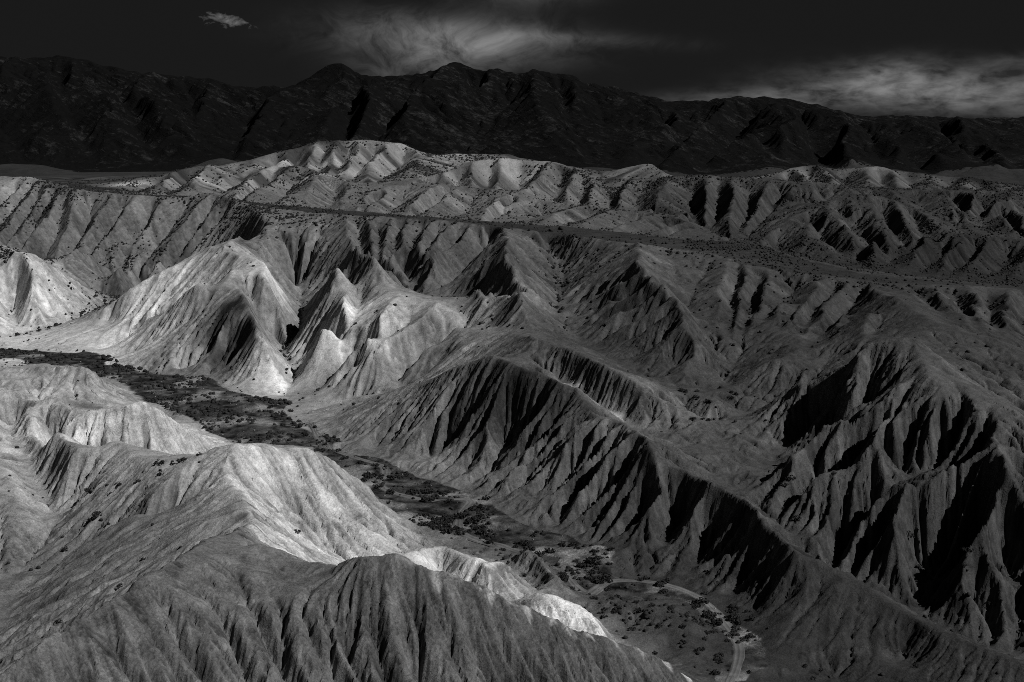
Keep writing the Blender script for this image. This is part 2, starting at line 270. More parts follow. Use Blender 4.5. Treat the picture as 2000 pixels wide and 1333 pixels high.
  [(-124.5,1250,97.7),(-124.9,1223.4,96.1),(-125.4,1183.6,92.2),(-126,1139.4,86.3),(-126.6,1095.1,79),(-127.2,1055.3,71.6),(-127.4,1036.4,67.8)],
  [(-84.9,1250,84.7),(-85.1,1221.9,84.3),(-85.5,1179.6,82.7),(-86,1132.7,79.9),(-86.4,1085.8,76.1),(-86.8,1043.6,71.9),(-87,1024.5,69.9)],
  [(-317.6,1074.4,64.4),(-317.2,1064.3,64.8),(-316.6,1049.1,65.1),(-315.9,1032.2,64.7),(-315.2,1015.3,63.7),(-314.5,1000.1,62.2),(-314.6,1001.4,62.3)],
  [(-300.1,1122.5,73.7),(-297.9,1103.8,73.4),(-294.6,1075.8,72.1),(-291,1044.7,69.7),(-287.3,1013.6,66.3),(-284,985.6,62.6),(-284.2,986.6,62.7)],
  [(-275.3,1153.4,80),(-273.1,1128.9,79.1),(-269.6,1092,76.7),(-265.8,1051.1,72.9),(-262,1010.1,68),(-258.6,973.3,62.7),(-258.8,974.9,62.9)],
  [(-211.4,1111.4,81.1),(-211,1087.9,80.1),(-210.4,1052.7,77.3),(-209.7,1013.5,73),(-209,974.3,67.5),(-208.4,939.1,61.7),(-208.4,938.1,61.5)],
  [(-202.3,1099,81),(-201.5,1076,80),(-200.2,1041.5,77.2),(-198.8,1003.2,72.8),(-197.4,964.9,67.2),(-196.1,930.3,61.4),(-195.9,925.5,60.5)],
  [(-156.3,1035.5,76.8),(-155.6,1016.4,76),(-154.5,987.8,73.7),(-153.3,955.9,70),(-152.1,924.1,65.1),(-151,895.4,60),(-151,896.3,60.1)],
  [(-126.1,968.4,68.6),(-125,954.1,68.3),(-123.5,932.7,67.1),(-121.7,908.9,64.9),(-120,885.1,61.6),(-118.4,863.6,58.1),(-118.6,865.8,58.5)],
  [(-72,993.1,74.7),(-73.2,989.7,74.9),(-75,984.6,74.6),(-77,979,73.6),(-79,973.3,71.8),(-80.9,968.2,69.5),(-81,967.9,69.4)],
  [(-55.4,1013.8,79.6),(-55.5,1007.4,79.2),(-55.6,997.7,77.8),(-55.8,987,75.2),(-55.9,976.2,71.6),(-56.1,966.5,67.7),(-56.1,965.8,67.4)],
  [(-30.7,1036.1,84.5),(-30.6,1026.4,83.6),(-30.4,1011.9,80.9),(-30.2,995.7,76.8),(-30.1,979.6,71.5),(-29.9,965,65.9),(-29.8,957.1,62.6)],
  [(-12.4,1045.8,86.2),(-12.9,1034.6,85.1),(-13.7,1018,82),(-14.7,999.4,77.2),(-15.6,980.9,71.2),(-16.4,964.2,64.9),(-16.5,962.7,64.3)],
  [(32.1,1050,84.2),(30.7,1036.4,82.9),(28.4,1016.1,79.5),(26,993.5,74.4),(23.6,970.9,68),(21.4,950.5,61.4),(20.7,944.9,59.5)],
  [(52.4,1028.5,78.2),(51,1015.9,77.2),(48.7,997,74.5),(46.3,976.1,70.2),(43.8,955.1,64.7),(41.6,936.2,59),(40.7,928,56.3)],
  [(68.9,1008.6,72.9),(67.4,997.1,72.2),(65.2,979.8,70.1),(62.7,960.5,66.6),(60.1,941.3,62.1),(57.9,924,57.2),(57.2,919,55.7)],
  [(-99.4,925.7,67.5),(-100,915.1,67.1),(-100.9,899.3,65.8),(-102,881.7,63.7),(-103,864,60.8),(-103.9,848.2,57.7),(-104,847.2,57.5)],
  [(-96.8,931.4,68.4),(-96.8,919.5,68),(-97,901.7,66.5),(-97.1,881.8,64.1),(-97.2,861.9,61),(-97.3,844.1,57.7),(-97.4,840,56.8)],
  [(-55.5,941.4,70.7),(-57.6,926,70),(-60.7,902.9,68.1),(-64.2,877.3,65.2),(-67.7,851.6,61.4),(-70.8,828.6,57.4),(-71.6,822.4,56.3)],
  [(-41.4,933.1,69.9),(-43.3,917.3,69.2),(-46.2,893.6,67.4),(-49.5,867.2,64.5),(-52.7,840.9,60.9),(-55.6,817.2,57),(-57.1,804.9,54.8)],
  [(0.3,899.8,65.3),(-2.3,885.9,64.9),(-6.2,865,63.7),(-10.6,841.7,61.5),(-14.9,818.5,58.7),(-18.8,797.6,55.6),(-19.1,796,55.4)],
  [(4.8,896,64.6),(1.3,882.7,64.3),(-4,862.7,63.1),(-9.8,840.5,61.2),(-15.7,818.2,58.5),(-21,798.3,55.6),(-23.3,789.3,54.2)],
  [(48.1,862.5,59.1),(43.9,851.3,59.1),(37.6,834.4,58.6),(30.6,815.6,57.5),(23.6,796.8,55.8),(17.4,779.9,53.8),(17.1,779.1,53.7)],
  [(70.4,848.3,57.7),(66.4,837.4,57.7),(60.3,820.9,57.3),(53.6,802.7,56.3),(46.9,784.5,54.6),(40.9,768.1,52.6),(41.2,769.1,52.8)],
  [(97.5,823.8,56.8),(92.3,814.8,56.8),(84.6,801.2,56.4),(76,786.2,55.3),(67.4,771.1,53.7),(59.6,757.6,51.8),(56.1,751.5,50.8)],
  [(113.4,792.5,54.3),(109.1,786,54.4),(102.7,776.3,54.1),(95.7,765.5,53.3),(88.6,754.8,51.9),(82.2,745.1,50.2),(82.3,745.1,50.2)],
  [(117.2,781.7,52.2),(113.5,776.1,52.3),(107.8,767.8,52.3),(101.5,758.6,51.8),(95.3,749.3,50.7),(89.6,741,49.4),(88.1,738.8,49)],
  [(89.7,1000,71.8),(87.9,987.5,71),(85.3,968.8,68.8),(82.4,948.1,65.4),(79.5,927.3,61),(76.9,908.6,56.3),(75.8,900.8,54.2)],
  [(121.8,1000,74.6),(120.4,983,73.4),(118.4,957.6,70.5),(116.2,929.3,66),(113.9,901.1,60.4),(111.9,875.6,54.6),(110.8,861.8,51.2)],
  [(157.6,986.2,74.5),(153.7,965.2,73.2),(147.9,933.5,69.8),(141.3,898.4,64.8),(134.8,863.3,58.6),(128.9,831.7,52.3),(129.4,833.9,52.8)],
  [(174.3,979.2,74.4),(169.4,955.6,72.9),(162.1,920.2,69.3),(153.9,880.9,64.1),(145.8,841.5,57.6),(138.4,806.1,50.9),(136.7,797.8,49.3)],
  [(199.2,961.5,73.5),(193.4,941.9,72.2),(184.8,912.5,69),(175.2,879.8,64.1),(165.7,847.2,58.2),(157,817.8,52),(152.3,801.5,48.4)],
  [(208.8,932.1,70.8),(204.3,920.8,70),(197.4,903.7,67.6),(189.8,884.8,63.8),(182.2,865.8,59.1),(175.4,848.8,54.1),(172.6,842,52)],
  [(248.9,1163,66.7),(247.3,1153,66.7),(245,1138.1,66),(242.3,1121.5,64.5),(239.7,1104.9,62.3),(237.3,1090,59.8),(237.1,1088.5,59.6)],
  [(268.8,1196.4,73.3),(268.1,1182.4,72.7),(266.9,1161.3,71),(265.7,1137.9,68.3),(264.5,1114.5,64.6),(263.4,1093.5,60.7),(263.5,1095.4,61.1)],
  [(300.2,1195.2,72.5),(298,1181.2,72),(294.6,1160.3,70.4),(290.9,1137.1,67.8),(287.1,1113.9,64.2),(283.8,1093,60.5),(282.4,1084.3,58.8)],
  [(331.4,1195.9,73.3),(329.4,1181.8,72.8),(326.5,1160.7,71),(323.2,1137.1,68.2),(319.9,1113.6,64.4),(317,1092.5,60.4),(315.4,1081.1,58.2)],
  [(360,1180,72),(356.8,1167.7,71.5),(352.1,1149.3,70),(346.9,1128.9,67.3),(341.7,1108.5,63.9),(337,1090.1,60.2),(336,1086.5,59.4)],
  [(400.7,1172.1,66.5),(395.9,1160,66.4),(388.8,1141.9,65.6),(380.9,1121.7,64),(372.9,1101.6,61.6),(365.8,1083.4,59),(362.2,1074.3,57.5)],
  [(421.1,1155.2,66.3),(416.8,1144.5,66.1),(410.5,1128.3,65.3),(403.5,1110.3,63.7),(396.5,1092.4,61.3),(390.1,1076.2,58.6),(390.2,1076.4,58.7)],
  [(437.1,1114.2,59.5),(434.6,1107.4,59.8),(430.9,1097.4,59.9),(426.8,1086.2,59.5),(422.7,1075,58.5),(418.9,1064.9,57.2),(418.6,1063.9,57.1)],
  [(449.2,1097.9,56.4),(447.3,1092.6,56.9),(444.5,1084.7,57.5),(441.3,1076,57.7),(438.2,1067.3,57.3),(435.3,1059.4,56.5),(435.5,1059.7,56.6)],
  [(490.2,1086.2,55),(487,1081.5,55.6),(482.1,1074.4,56.3),(476.7,1066.6,56.7),(471.2,1058.8,56.5),(466.4,1051.8,55.9),(464.7,1049.3,55.7)],
  [(225.2,925.7,72.2),(224,920.5,71.5),(222.1,912.6,69.5),(220.1,903.9,66.5),(218,895.1,62.7),(216.1,887.2,58.8),(215.9,886,58.2)],
  [(253.5,955.5,69.2),(253.7,946.5,68.6),(253.9,933,67),(254.1,918.1,64.5),(254.4,903.1,61.2),(254.6,889.6,57.8),(254.7,883.9,56.2)],
  [(286.9,950,66.1),(286,941,65.7),(284.6,927.4,64.4),(283.1,912.3,62.3),(281.6,897.2,59.6),(280.3,883.7,56.7),(280.3,884.1,56.8)],
  [(331.1,950,66.1),(328.2,937.8,65.5),(323.8,919.4,63.9),(319,899,61.4),(314.1,878.6,58.2),(309.7,860.3,54.8),(308.9,857,54.2)],
  [(346.4,946.9,65.8),(341.9,934.3,65.2),(335.2,915.5,63.6),(327.8,894.5,61),(320.3,873.5,57.7),(313.7,854.6,54.3),(313.6,854.4,54.3)],
  [(380.7,939.5,65),(373.5,924.5,64.3),(362.6,902,62.4),(350.5,877,59.5),(338.4,851.9,55.9),(327.5,829.4,52.1),(322.9,819.9,50.4)],
  [(430,931.7,63.7),(421.3,916.4,62.9),(408.2,893.4,60.8),(393.7,867.9,57.6),(379.1,842.3,53.6),(366.1,819.4,49.5),(361.1,810.6,47.9)],
  [(150.4,745.4,48.5),(149,741.4,48.5),(147,735.4,48.3),(144.7,728.7,47.6),(142.4,722,46.4),(140.4,716,45),(139.7,713.9,44.5)],
  [(177.8,792.9,56.9),(178,779.6,56.1),(178.4,759.6,54.1),(178.8,737.5,51),(179.2,715.3,47.3),(179.5,695.4,43.3),(179.6,694.1,43.1)],
  [(201.4,818.3,63),(201.6,799.8,61.8),(201.7,772,58.7),(201.9,741.2,54.3),(202.1,710.3,49.1),(202.3,682.5,43.8),(202.4,673.6,41.9)],
  [(240.6,839.4,68.1),(239.2,823.2,66.6),(237.1,798.9,63.1),(234.8,771.9,58.2),(232.5,744.9,52.3),(230.4,720.6,46.4),(229.3,707.3,42.9)],
  [(255.4,834.4,65.1),(253.7,821,63.9),(251.2,801,61),(248.5,778.7,56.9),(245.7,756.5,51.9),(243.2,736.4,46.8),(242.5,730.2,45.2)],
  [(269.9,805.4,57.3),(269.3,799.3,56.8),(268.5,790.2,55.5),(267.5,780,53.3),(266.5,769.9,50.5),(265.6,760.7,47.6),(265.6,760.4,47.5)],
  [(311.9,879.9,59.3),(309.2,869.5,58.9),(305.3,853.9,57.7),(300.9,836.6,55.6),(296.6,819.3,52.8),(292.6,803.7,49.8),(290.4,795,48)],
  [(316.3,886.6,61.3),(313.3,875.2,60.8),(308.7,858.2,59.3),(303.5,839.3,56.7),(298.4,820.3,53.5),(293.8,803.3,50),(291.7,795.5,48.2)],
  [(342.6,895.6,64),(339.9,880.6,63.1),(335.9,858.1,60.6),(331.4,833.1,56.9),(326.9,808.1,52.3),(322.9,785.5,47.5),(322.1,781.2,46.5)],
  [(349,883,59.3),(346.5,869.1,58.6),(342.7,848.3,56.8),(338.5,825.1,53.9),(334.4,802,50.2),(330.6,781.1,46.2),(329.4,774.5,44.9)],
  [(407.8,917.5,66.8),(402.7,899.2,65.4),(395.1,871.8,62),(386.6,841.3,57),(378.1,810.8,51),(370.5,783.3,44.8),(370.7,783.8,45)],
  [(414.5,919.1,67.3),(409.2,900.6,65.9),(401.3,872.8,62.3),(392.5,842,57.1),(383.8,811.2,50.9),(375.9,783.5,44.6),(372.1,770.2,41.4)],
  [(225.9,742.4,54.5),(221.8,733.5,54),(215.7,720.1,52.4),(208.9,705.2,49.9),(202.1,690.3,46.7),(196,676.9,43.4),(193.6,671.8,42)],
  [(249.7,740,52.7),(244.9,729.3,52.1),(237.6,713.3,50.6),(229.5,695.4,48.1),(221.4,677.6,44.9),(214.1,661.5,41.5),(210,652.6,39.5)],
  [(272.3,737.9,50.9),(266.5,726.8,50.4),(257.6,710,48.9),(247.8,691.5,46.6),(238,672.9,43.6),(229.2,656.2,40.3),(224.6,647.4,38.5)],
  [(284.5,734.8,49.6),(278.7,724,49.1),(270,707.8,47.8),(260.4,689.9,45.5),(250.8,671.9,42.6),(242.1,655.8,39.5),(237.6,647.4,37.8)],
  [(310.7,728.6,47),(304.6,718.5,46.7),(295.5,703.4,45.5),(285.5,686.5,43.6),(275.4,669.7,41),(266.3,654.6,38.3),(267.2,656.1,38.6)],
  [(330.5,725.1,45.6),(323.9,715.3,45.3),(314,700.7,44.3),(303,684.5,42.5),(292,668.3,40.2),(282.1,653.7,37.6),(278.1,647.8,36.5)],
  [(350.6,721.5,44.1),(344,712.1,43.9),(334.2,698.1,43),(323.2,682.4,41.4),(312.3,666.8,39.1),(302.4,652.8,36.7),(301.8,651.8,36.6)],
  [(-377.1,940.2,76.2),(-375.2,922.2,72.9),(-372.5,895.1,65.5),(-369.4,865.1,55.8),(-366.3,835.1,44.9),(-363.5,808,34.4),(-363.1,803.4,32.5)],
  [(-359.7,926.4,76.3),(-359.9,910,72.9),(-360.3,885.4,65.5),(-360.7,858.2,55.8),(-361.1,830.9,44.9),(-361.5,806.4,34.4),(-361.6,798.3,30.8)],
  [(-345,910.9,74.5),(-344.2,896.7,71.2),(-342.9,875.3,64),(-341.5,851.6,54.4),(-340.1,827.9,43.7),(-338.9,806.6,33.3),(-338.5,799.5,29.8)],
  [(-337.3,902.7,73.6),(-336.5,889.5,70.3),(-335.3,869.8,63.2),(-333.9,847.9,53.7),(-332.6,826,43.2),(-331.4,806.2,32.9),(-331,800,29.5)],
  [(-317.5,881.8,71.2),(-316.5,871.3,68),(-315,855.6,61.1),(-313.2,838.2,51.9),(-311.5,820.8,41.6),(-310,805.1,31.6),(-310,805.8,32.1)],
  [(-302.8,870,69.4),(-301.9,860.7,66.2),(-300.5,846.8,59.2),(-298.9,831.3,50),(-297.3,815.9,39.7),(-295.9,801.9,29.6),(-295.8,800.8,28.8)],
  [(-279.4,870,67.1),(-280.2,860.6,64),(-281.4,846.4,57.2),(-282.7,830.7,48.1),(-284,814.9,38),(-285.2,800.8,28.2),(-285.6,795.7,24.5)],
  [(-262.7,870,66.2),(-263.1,860,62.8),(-263.6,844.9,55.5),(-264.3,828.1,45.9),(-264.9,811.4,35.1),(-265.5,796.3,24.7),(-265.5,796.3,24.7)],
  [(-239.8,870,64.6),(-242.5,859.8,61.3),(-246.5,844.5,54.2),(-250.9,827.5,44.6),(-255.3,810.5,34),(-259.3,795.2,23.7),(-261.5,786.9,17.9)],
  [(-214.5,870,66.5),(-217,860.4,62.9),(-220.8,846,55.2),(-225,830.1,44.9),(-229.1,814.1,33.4),(-232.9,799.7,22.3),(-234.9,792,16)],
  [(-200.9,858.8,65.9),(-204.4,851.1,62.4),(-209.7,839.5,54.8),(-215.6,826.6,44.8),(-221.6,813.7,33.6),(-226.9,802,22.7),(-229.7,796,16.8)],
  [(-185.3,839.1,63.7),(-189.3,834.2,60.5),(-195.4,826.8,53.6),(-202.1,818.6,44.4),(-208.9,810.4,34.2),(-215,803.1,24.2),(-215.3,802.6,23.6)],
  [(-1261.7,2200,231.9),(-1203.9,2123.2,218.2),(-1120.4,2008,191.7),(-1036.3,1880,158),(-963.3,1752,120.7),(-905.7,1636.8,84.8),(-906.6,1638.6,85.4)],
  [(-1120.3,2200,222.7),(-1070.9,2123.2,209.8),(-998.7,2008,184.9),(-923.8,1880,153),(-855.6,1752,117.6),(-799.2,1636.8,83.6),(-784.9,1606.7,74.4)],
  [(-996.1,2200,220.1),(-981.6,2123.1,207.4),(-951.3,2007.7,182.9),(-894.7,1879.5,151.5),(-808.6,1751.3,116.8),(-709.9,1635.9,83.2),(-663.2,1585.7,68.1)],
  [(-853.4,2200,225),(-848.4,2121.2,211.9),(-831.5,2003.1,186.6),(-787.8,1871.8,154.2),(-711.8,1740.5,118.4),(-620.3,1622.3,83.9),(-627.3,1630.6,86.4)],
  [(-756,2200,219.8),(-745.6,2119.2,207.2),(-722.4,1998.1,182.7),(-676.6,1863.5,151.4),(-604.8,1728.9,116.7),(-521.6,1607.8,83.2),(-506.2,1587.1,77.3)],
  [(-614.5,2200,203.3),(-620.1,2118.4,192.1),(-619.9,1995.9,170.3),(-596.3,1859.8,142.3),(-542.7,1723.7,111.1),(-472.9,1601.3,80.9),(-472.6,1600.9,80.8)],
  [(-517.4,2200,182.5),(-510.2,2117.9,173.2),(-497.1,1994.7,154.8),(-476.5,1857.8,130.9),(-448.3,1720.9,104.1),(-417.3,1597.7,78.1),(-420.2,1608.9,80.5)],
  [(-392.9,2200,171),(-394.7,2116.6,162.6),(-394.9,1991.4,146.1),(-387.9,1852.3,124.6),(-371.7,1713.2,100.3),(-350.6,1588.1,76.5),(-342.3,1544.4,67.9)],
  [(-295.4,2200,214.6),(-268.1,2113.9,202.4),(-233,1984.8,178.6),(-210.2,1841.4,148.1),(-208.1,1698,114.4),(-221.2,1568.9,81.7),(-225.4,1540.2,74.2)],
  [(-227.4,2200,187.6),(-234.8,2114.3,177.7),(-244.6,1985.8,158.3),(-251.6,1843,133.4),(-253.7,1700.1,105.4),(-252.1,1571.6,78.2),(-251.7,1552.6,74)],
  [(-93.5,2200,215.9),(-120.1,2108.9,203.3),(-151,1972.2,179),(-161.4,1820.4,147.9),(-140.7,1668.6,113.4),(-99.8,1531.9,80.1),(-96.3,1521.9,77.6)],
  [(-22.3,2200,205.9),(-47.5,2110.4,194.3),(-81.2,1975.9,171.7),(-107.2,1826.6,142.7),(-118.7,1677.2,110.4),(-118.5,1542.8,79.2),(-117.6,1515,72.6)],
  [(40.1,2200,205),(35.4,2104.8,193.2),(30.9,1962.1,170.1),(33,1803.5,140.6),(44.2,1644.9,107.8),(60.8,1502.2,76.1),(61.1,1500.1,75.6)],
  [(111.5,2200,187.5),(98.8,2104.3,177.2),(82.8,1960.9,157),(73.2,1801.4,130.9),(74.2,1642,101.7),(82.8,1498.5,73.4),(83.3,1491.3,72)],
  [(214.5,2200,162.2),(214.4,2100.8,153.8),(214.2,1952,137.3),(213.8,1786.7,115.8),(213.1,1621.4,91.5),(212.3,1472.6,67.8),(212.4,1486.7,70.1)],
  [(295.4,2200,141.8),(274.5,2103.9,135.5),(242.6,1959.8,122.6),(205.8,1799.6,105.6),(167.2,1639.5,86.1),(131.1,1495.4,66.9),(123.5,1465.5,62.8)],
  [(402.4,2200,152.6),(360.4,2102.2,145.2),(301.4,1955.4,130.4),(246.7,1792.3,111),(205.9,1629.2,88.9),(179.3,1482.4,67.3),(168.7,1413.3,56.7)],
  [(469.7,2200,147.4),(433.6,2099.3,140.3),(385,1948.3,126),(345.9,1780.4,107.3),(325.9,1612.6,86),(321.7,1461.5,65),(321.7,1449.6,63.3)],
  [(573.6,2200,126.7),(551.5,2098.1,121.3),(519.9,1945.3,110.3),(488.9,1775.5,95.6),(463.3,1605.6,78.5),(444,1452.8,61.6),(443.1,1445.2,60.7)],
  [(672.5,2200,120),(683.3,2097.2,115.1),(690.7,1943.1,105.2),(674.8,1771.9,91.7),(628,1600.6,76),(563.6,1446.5,60.2),(534.6,1385.5,53.7)],
  [(789.1,2200,120.9),(746.9,2097.1,116),(686.6,1942.8,105.9),(627.4,1771.4,92.2),(578.5,1600,76.2),(541.8,1445.7,60.3),(537.3,1424.9,58.1)],
  [(897.1,2200,115.6),(888.6,2096.8,111.1),(870.2,1942,101.7),(834.2,1770,88.9),(778.3,1598,73.9),(713.6,1443.2,58.8),(679.2,1367.8,51.2)],
  [(1031,2200,122.2),(967.9,2096.8,117.1),(876,1942,106.7),(781.6,1770,92.7),(696.9,1598,76.4),(627.8,1443.2,60.2),(621.4,1428.2,58.5)],
  [(1183.9,2200,119.1),(1127.8,2096.8,114.2),(1043.1,1942,104.3),(947.2,1770,90.7),(848.9,1598,74.9),(758.9,1443.2,59.1),(726.6,1388.1,53.3)],
  [(59.2,547.7,54),(61.7,547.2,52.8),(65.4,546.5,50.9),(69.5,545.6,48.7),(73.7,544.8,46.2),(77.4,544,43.8),(78.2,543.9,43.3)],
  [(60.3,536.4,52.5),(62.3,536.2,51.3),(65.3,535.9,49.3),(68.6,535.5,47),(71.9,535.1,44.5),(74.9,534.7,42.1),(76.5,534.6,40.8)],
  [(63,519.9,49.8),(64.6,519.8,48.7),(67,519.8,46.9),(69.7,519.8,44.9),(72.4,519.8,42.6),(74.8,519.8,40.3),(76,519.8,39.1)],
  [(66.4,499.4,46.4),(67.7,499.3,45.4),(69.6,499,43.9),(71.7,498.8,42.1),(73.9,498.5,40),(75.8,498.3,38.1),(75.7,498.3,38.1)],
  [(67.2,488.1,44.7),(68.4,488.2,43.8),(70.3,488.3,42.4),(72.4,488.4,40.6),(74.5,488.6,38.7),(76.4,488.7,36.8),(76.7,488.7,36.4)],
  [(68.1,464.3,35.6),(69.7,464.7,35),(72,465.3,34.1),(74.5,465.9,33),(77.1,466.6,31.7),(79.4,467.1,30.3),(79.8,467.2,30.1)],
  [(58.8,551.9,54.6),(54.6,555.8,52.5),(48.3,561.6,49.2),(41.3,568.1,45.5),(34.4,574.6,41.5),(28.1,580.4,37.8),(27.3,581.1,37.3)],
  [(59.8,540.9,53.1),(55.7,543.8,51),(49.4,548.2,47.7),(42.5,553,43.9),(35.5,557.9,39.9),(29.3,562.2,36.2),(29.3,562.2,36.2)],
  [(61.6,524.6,50.9),(57.4,526.2,48.7),(51.1,528.5,45.5),(44.2,531.2,41.7),(37.2,533.8,37.7),(31,536.2,33.9),(30.4,536.4,33.6)],
  [(64.1,516.5,49.1),(59.7,517.3,47),(53.1,518.6,43.8),(45.9,519.9,40.2),(38.6,521.3,36.3),(32,522.5,32.7),(29.5,523,31.2)],
  [(66.2,502.4,46.8),(62.1,502.3,44.8),(56.1,502,41.8),(49.3,501.7,38.3),(42.5,501.4,34.6),(36.4,501.1,31.2),(33.3,501,29.3)],
  [(67.1,491.1,45.3),(63.5,490.2,43.4),(58.2,488.9,40.5),(52.3,487.5,37.1),(46.3,486,33.6),(41,484.7,30.2),(40.1,484.5,29.7)],
  [(67.1,477.9,41.6),(64.6,476.2,40),(60.9,473.5,37.6),(56.8,470.6,34.7),(52.7,467.7,31.7),(49.1,465.1,28.8),(47.7,464.2,27.8)],
  [(69.7,461.9,32.4),(68.5,459.3,31.8),(66.6,455.4,30.8),(64.6,451.1,29.5),(62.5,446.8,28),(60.7,442.9,26.5),(60.8,443.3,26.7)],
  [(-3.9,647.9,59.8),(-6.7,650.6,58.4),(-10.8,654.7,56.2),(-15.3,659.2,53.6),(-19.9,663.8,50.8),(-23.9,667.9,48.1),(-25.8,669.7,46.9)],
  [(-3.4,624.7,58.9),(-6.5,627.3,57),(-11.2,631.3,54.1),(-16.5,635.7,50.8),(-21.8,640.1,47.2),(-26.5,644.1,43.9),(-27,644.5,43.5)],
  [(-2.7,595.4,56.5),(-6.1,597.6,54.2),(-11.3,601.1,50.7),(-17.1,604.9,46.6),(-22.9,608.6,42.3),(-28.1,612.1,38.3),(-28.4,612.3,38)],
  [(-2.3,578.2,54.7),(-5.4,580.7,52.3),(-10.2,584.4,48.8),(-15.5,588.5,44.6),(-20.9,592.6,40.3),(-25.6,596.3,36.3),(-25.9,596.5,36)],
  [(-0.2,556,50.8),(-1.5,559.1,49),(-3.5,563.7,46.2),(-5.8,568.8,42.9),(-8,574,39.4),(-10.1,578.6,36.2),(-10.3,579.2,35.7)],
  [(2.5,528.7,44.3),(2.2,531.6,43.1),(1.8,536.1,41.3),(1.4,541.1,39.1),(0.9,546.1,36.7),(0.5,550.6,34.3),(0.3,553,33.1)],
  [(-3.8,641.9,59.5),(-0.3,642.4,58.1),(4.9,643.2,55.9),(10.7,644.1,53.3),(16.5,645,50.5),(21.8,645.8,47.9),(22.7,645.9,47.4)],
  [(-3.3,621.7,58.8),(0.1,622.5,56.9),(5.1,623.6,54.1),(10.7,624.9,50.9),(16.3,626.1,47.5),(21.4,627.3,44.3),(23.3,627.7,43.1)],
  [(-2.6,591.9,56.1),(0.5,592.9,54),(5.1,594.4,50.7),(10.2,596.1,46.9),(15.4,597.7,42.9),(20,599.2,39.2),(20.1,599.2,39.1)],
  [(-2.2,576.7,54.5),(0.7,577.9,52.4),(5.2,579.6,49.2),(10.1,581.6,45.5),(15.1,583.6,41.7),(19.5,585.4,38.1),(20.5,585.8,37.2)],
  [(0.5,550.9,49.7),(3,552.1,48),(6.7,554,45.3),(10.9,556,42.2),(15.1,558.1,39),(18.8,560,35.9),(20.4,560.7,34.7)],
  [(2.4,530.3,44.7),(4.6,531.9,43.4),(7.8,534.3,41.4),(11.5,537,39.1),(15.1,539.6,36.6),(18.4,542,34.2),(18.2,541.9,34.4)],
  [(106,602,52.5),(103.2,588.5,51.4),(98.9,568.2,49.1),(94.3,545.7,45.9),(89.6,523.2,42.2),(85.3,502.9,38.4),(84.5,498.9,37.7)],
  [(110.7,588.7,51),(107.8,575,49.8),(103.4,554.3,47.2),(98.5,531.4,43.7),(93.6,508.5,39.6),(89.2,487.9,35.5),(88,482,34.3)],
  [(122.1,580.5,49.8),(118.7,568.6,48.8),(113.5,550.7,46.6),(107.8,530.9,43.6),(102.1,511.1,40),(97,493.3,36.5),(94.8,485.7,34.9)],
  [(146.7,565.9,48.2),(141.9,556.2,47.5),(134.9,541.6,45.8),(127,525.3,43.4),(119.1,509.1,40.6),(112.1,494.4,37.8),(112.3,495,37.9)],
  [(154.6,558.6,47.6),(149.2,548,46.9),(141.2,532.2,45.1),(132.3,514.7,42.7),(123.4,497.1,39.8),(115.4,481.3,36.8),(115,480.5,36.7)],
  [(164.7,542.7,47),(158.4,531.8,46.3),(149,515.5,44.6),(138.6,497.3,42.3),(128.1,479.1,39.5),(118.7,462.7,36.7),(118.6,462.5,36.7)],
  [(172.5,547.1,46.7),(171.5,537.7,46.7),(170,523.6,46.4),(168.2,508,45.9),(166.5,492.3,45),(165,478.2,44.1),(164.2,470.9,43.6)],
  [(188.4,549.4,46.3),(186.5,539.2,46.1),(183.5,523.9,45.5),(180.2,506.9,44.6),(176.9,489.9,43.3),(174,474.6,41.9),(172.9,468.8,41.4)],
  [(203.8,549.6,45.8),(200.9,539,45.5),(196.5,523,44.7),(191.6,505.3,43.4),(186.7,487.6,41.7),(182.4,471.6,40),(180,463,39)],
  [(223.6,545.4,45.1),(219.4,534.6,44.7),(213.2,518.5,43.6),(206.3,500.5,42),(199.4,482.5,40),(193.2,466.3,37.9),(193.2,466.3,37.9)],
  [(234.7,544.1,44.5),(230,533,44),(222.8,516.4,42.9),(214.9,497.9,41.1),(206.9,479.5,38.9),(199.8,462.8,36.7),(197.9,458.3,36.1)],
  [(251.5,542.9,43.4),(245.7,531.4,42.9),(236.8,514.2,41.6),(227.1,495,39.7),(217.3,475.8,37.5),(208.4,458.5,35.1),(203.6,449.1,33.8)],
  [(260.8,542.3,42.7),(254.4,530.5,42.2),(244.8,512.8,40.9),(234.1,493.1,38.9),(223.4,473.5,36.6),(213.8,455.8,34.1),(214.3,456.7,34.3)],
  [(-100.6,743.3,61.9),(-98.4,733.2,60.5),(-95.1,718.1,57.2),(-91.4,701.3,52.6),(-87.7,684.5,47.2),(-84.4,669.4,41.8),(-83.7,666,40.6)],
  [(-86.3,736.9,61.6),(-85,725.4,60.3),(-83,708.1,57.3),(-80.7,689,53),(-78.5,669.8,47.9),(-76.5,652.6,42.9),(-76.3,650.9,42.4)],
  [(-71,730.3,61.4),(-70.8,717.7,60.2),(-70.4,698.8,57.4),(-70,677.8,53.3),(-69.6,656.8,48.6),(-69.2,637.9,43.8),(-69.1,628.3,41.3)],
  [(-61.6,726.5,61.4),(-62.1,713.4,60.2),(-62.9,693.9,57.4),(-63.8,672.1,53.5),(-64.7,650.4,48.9),(-65.5,630.8,44.3),(-65.6,630.2,44.1)],
  [(-45.4,718.2,61.2),(-47.1,705,60.1),(-49.6,685.1,57.4),(-52.5,663.1,53.5),(-55.3,641.1,49),(-57.8,621.3,44.4),(-57.5,623.4,44.9)],
  [(-33.4,705.9,60.9),(-36.1,696.2,59.6),(-40.2,681.8,56.5),(-44.8,665.7,52.1),(-49.3,649.6,47),(-53.4,635.1,42),(-55.4,628.3,39.4)],
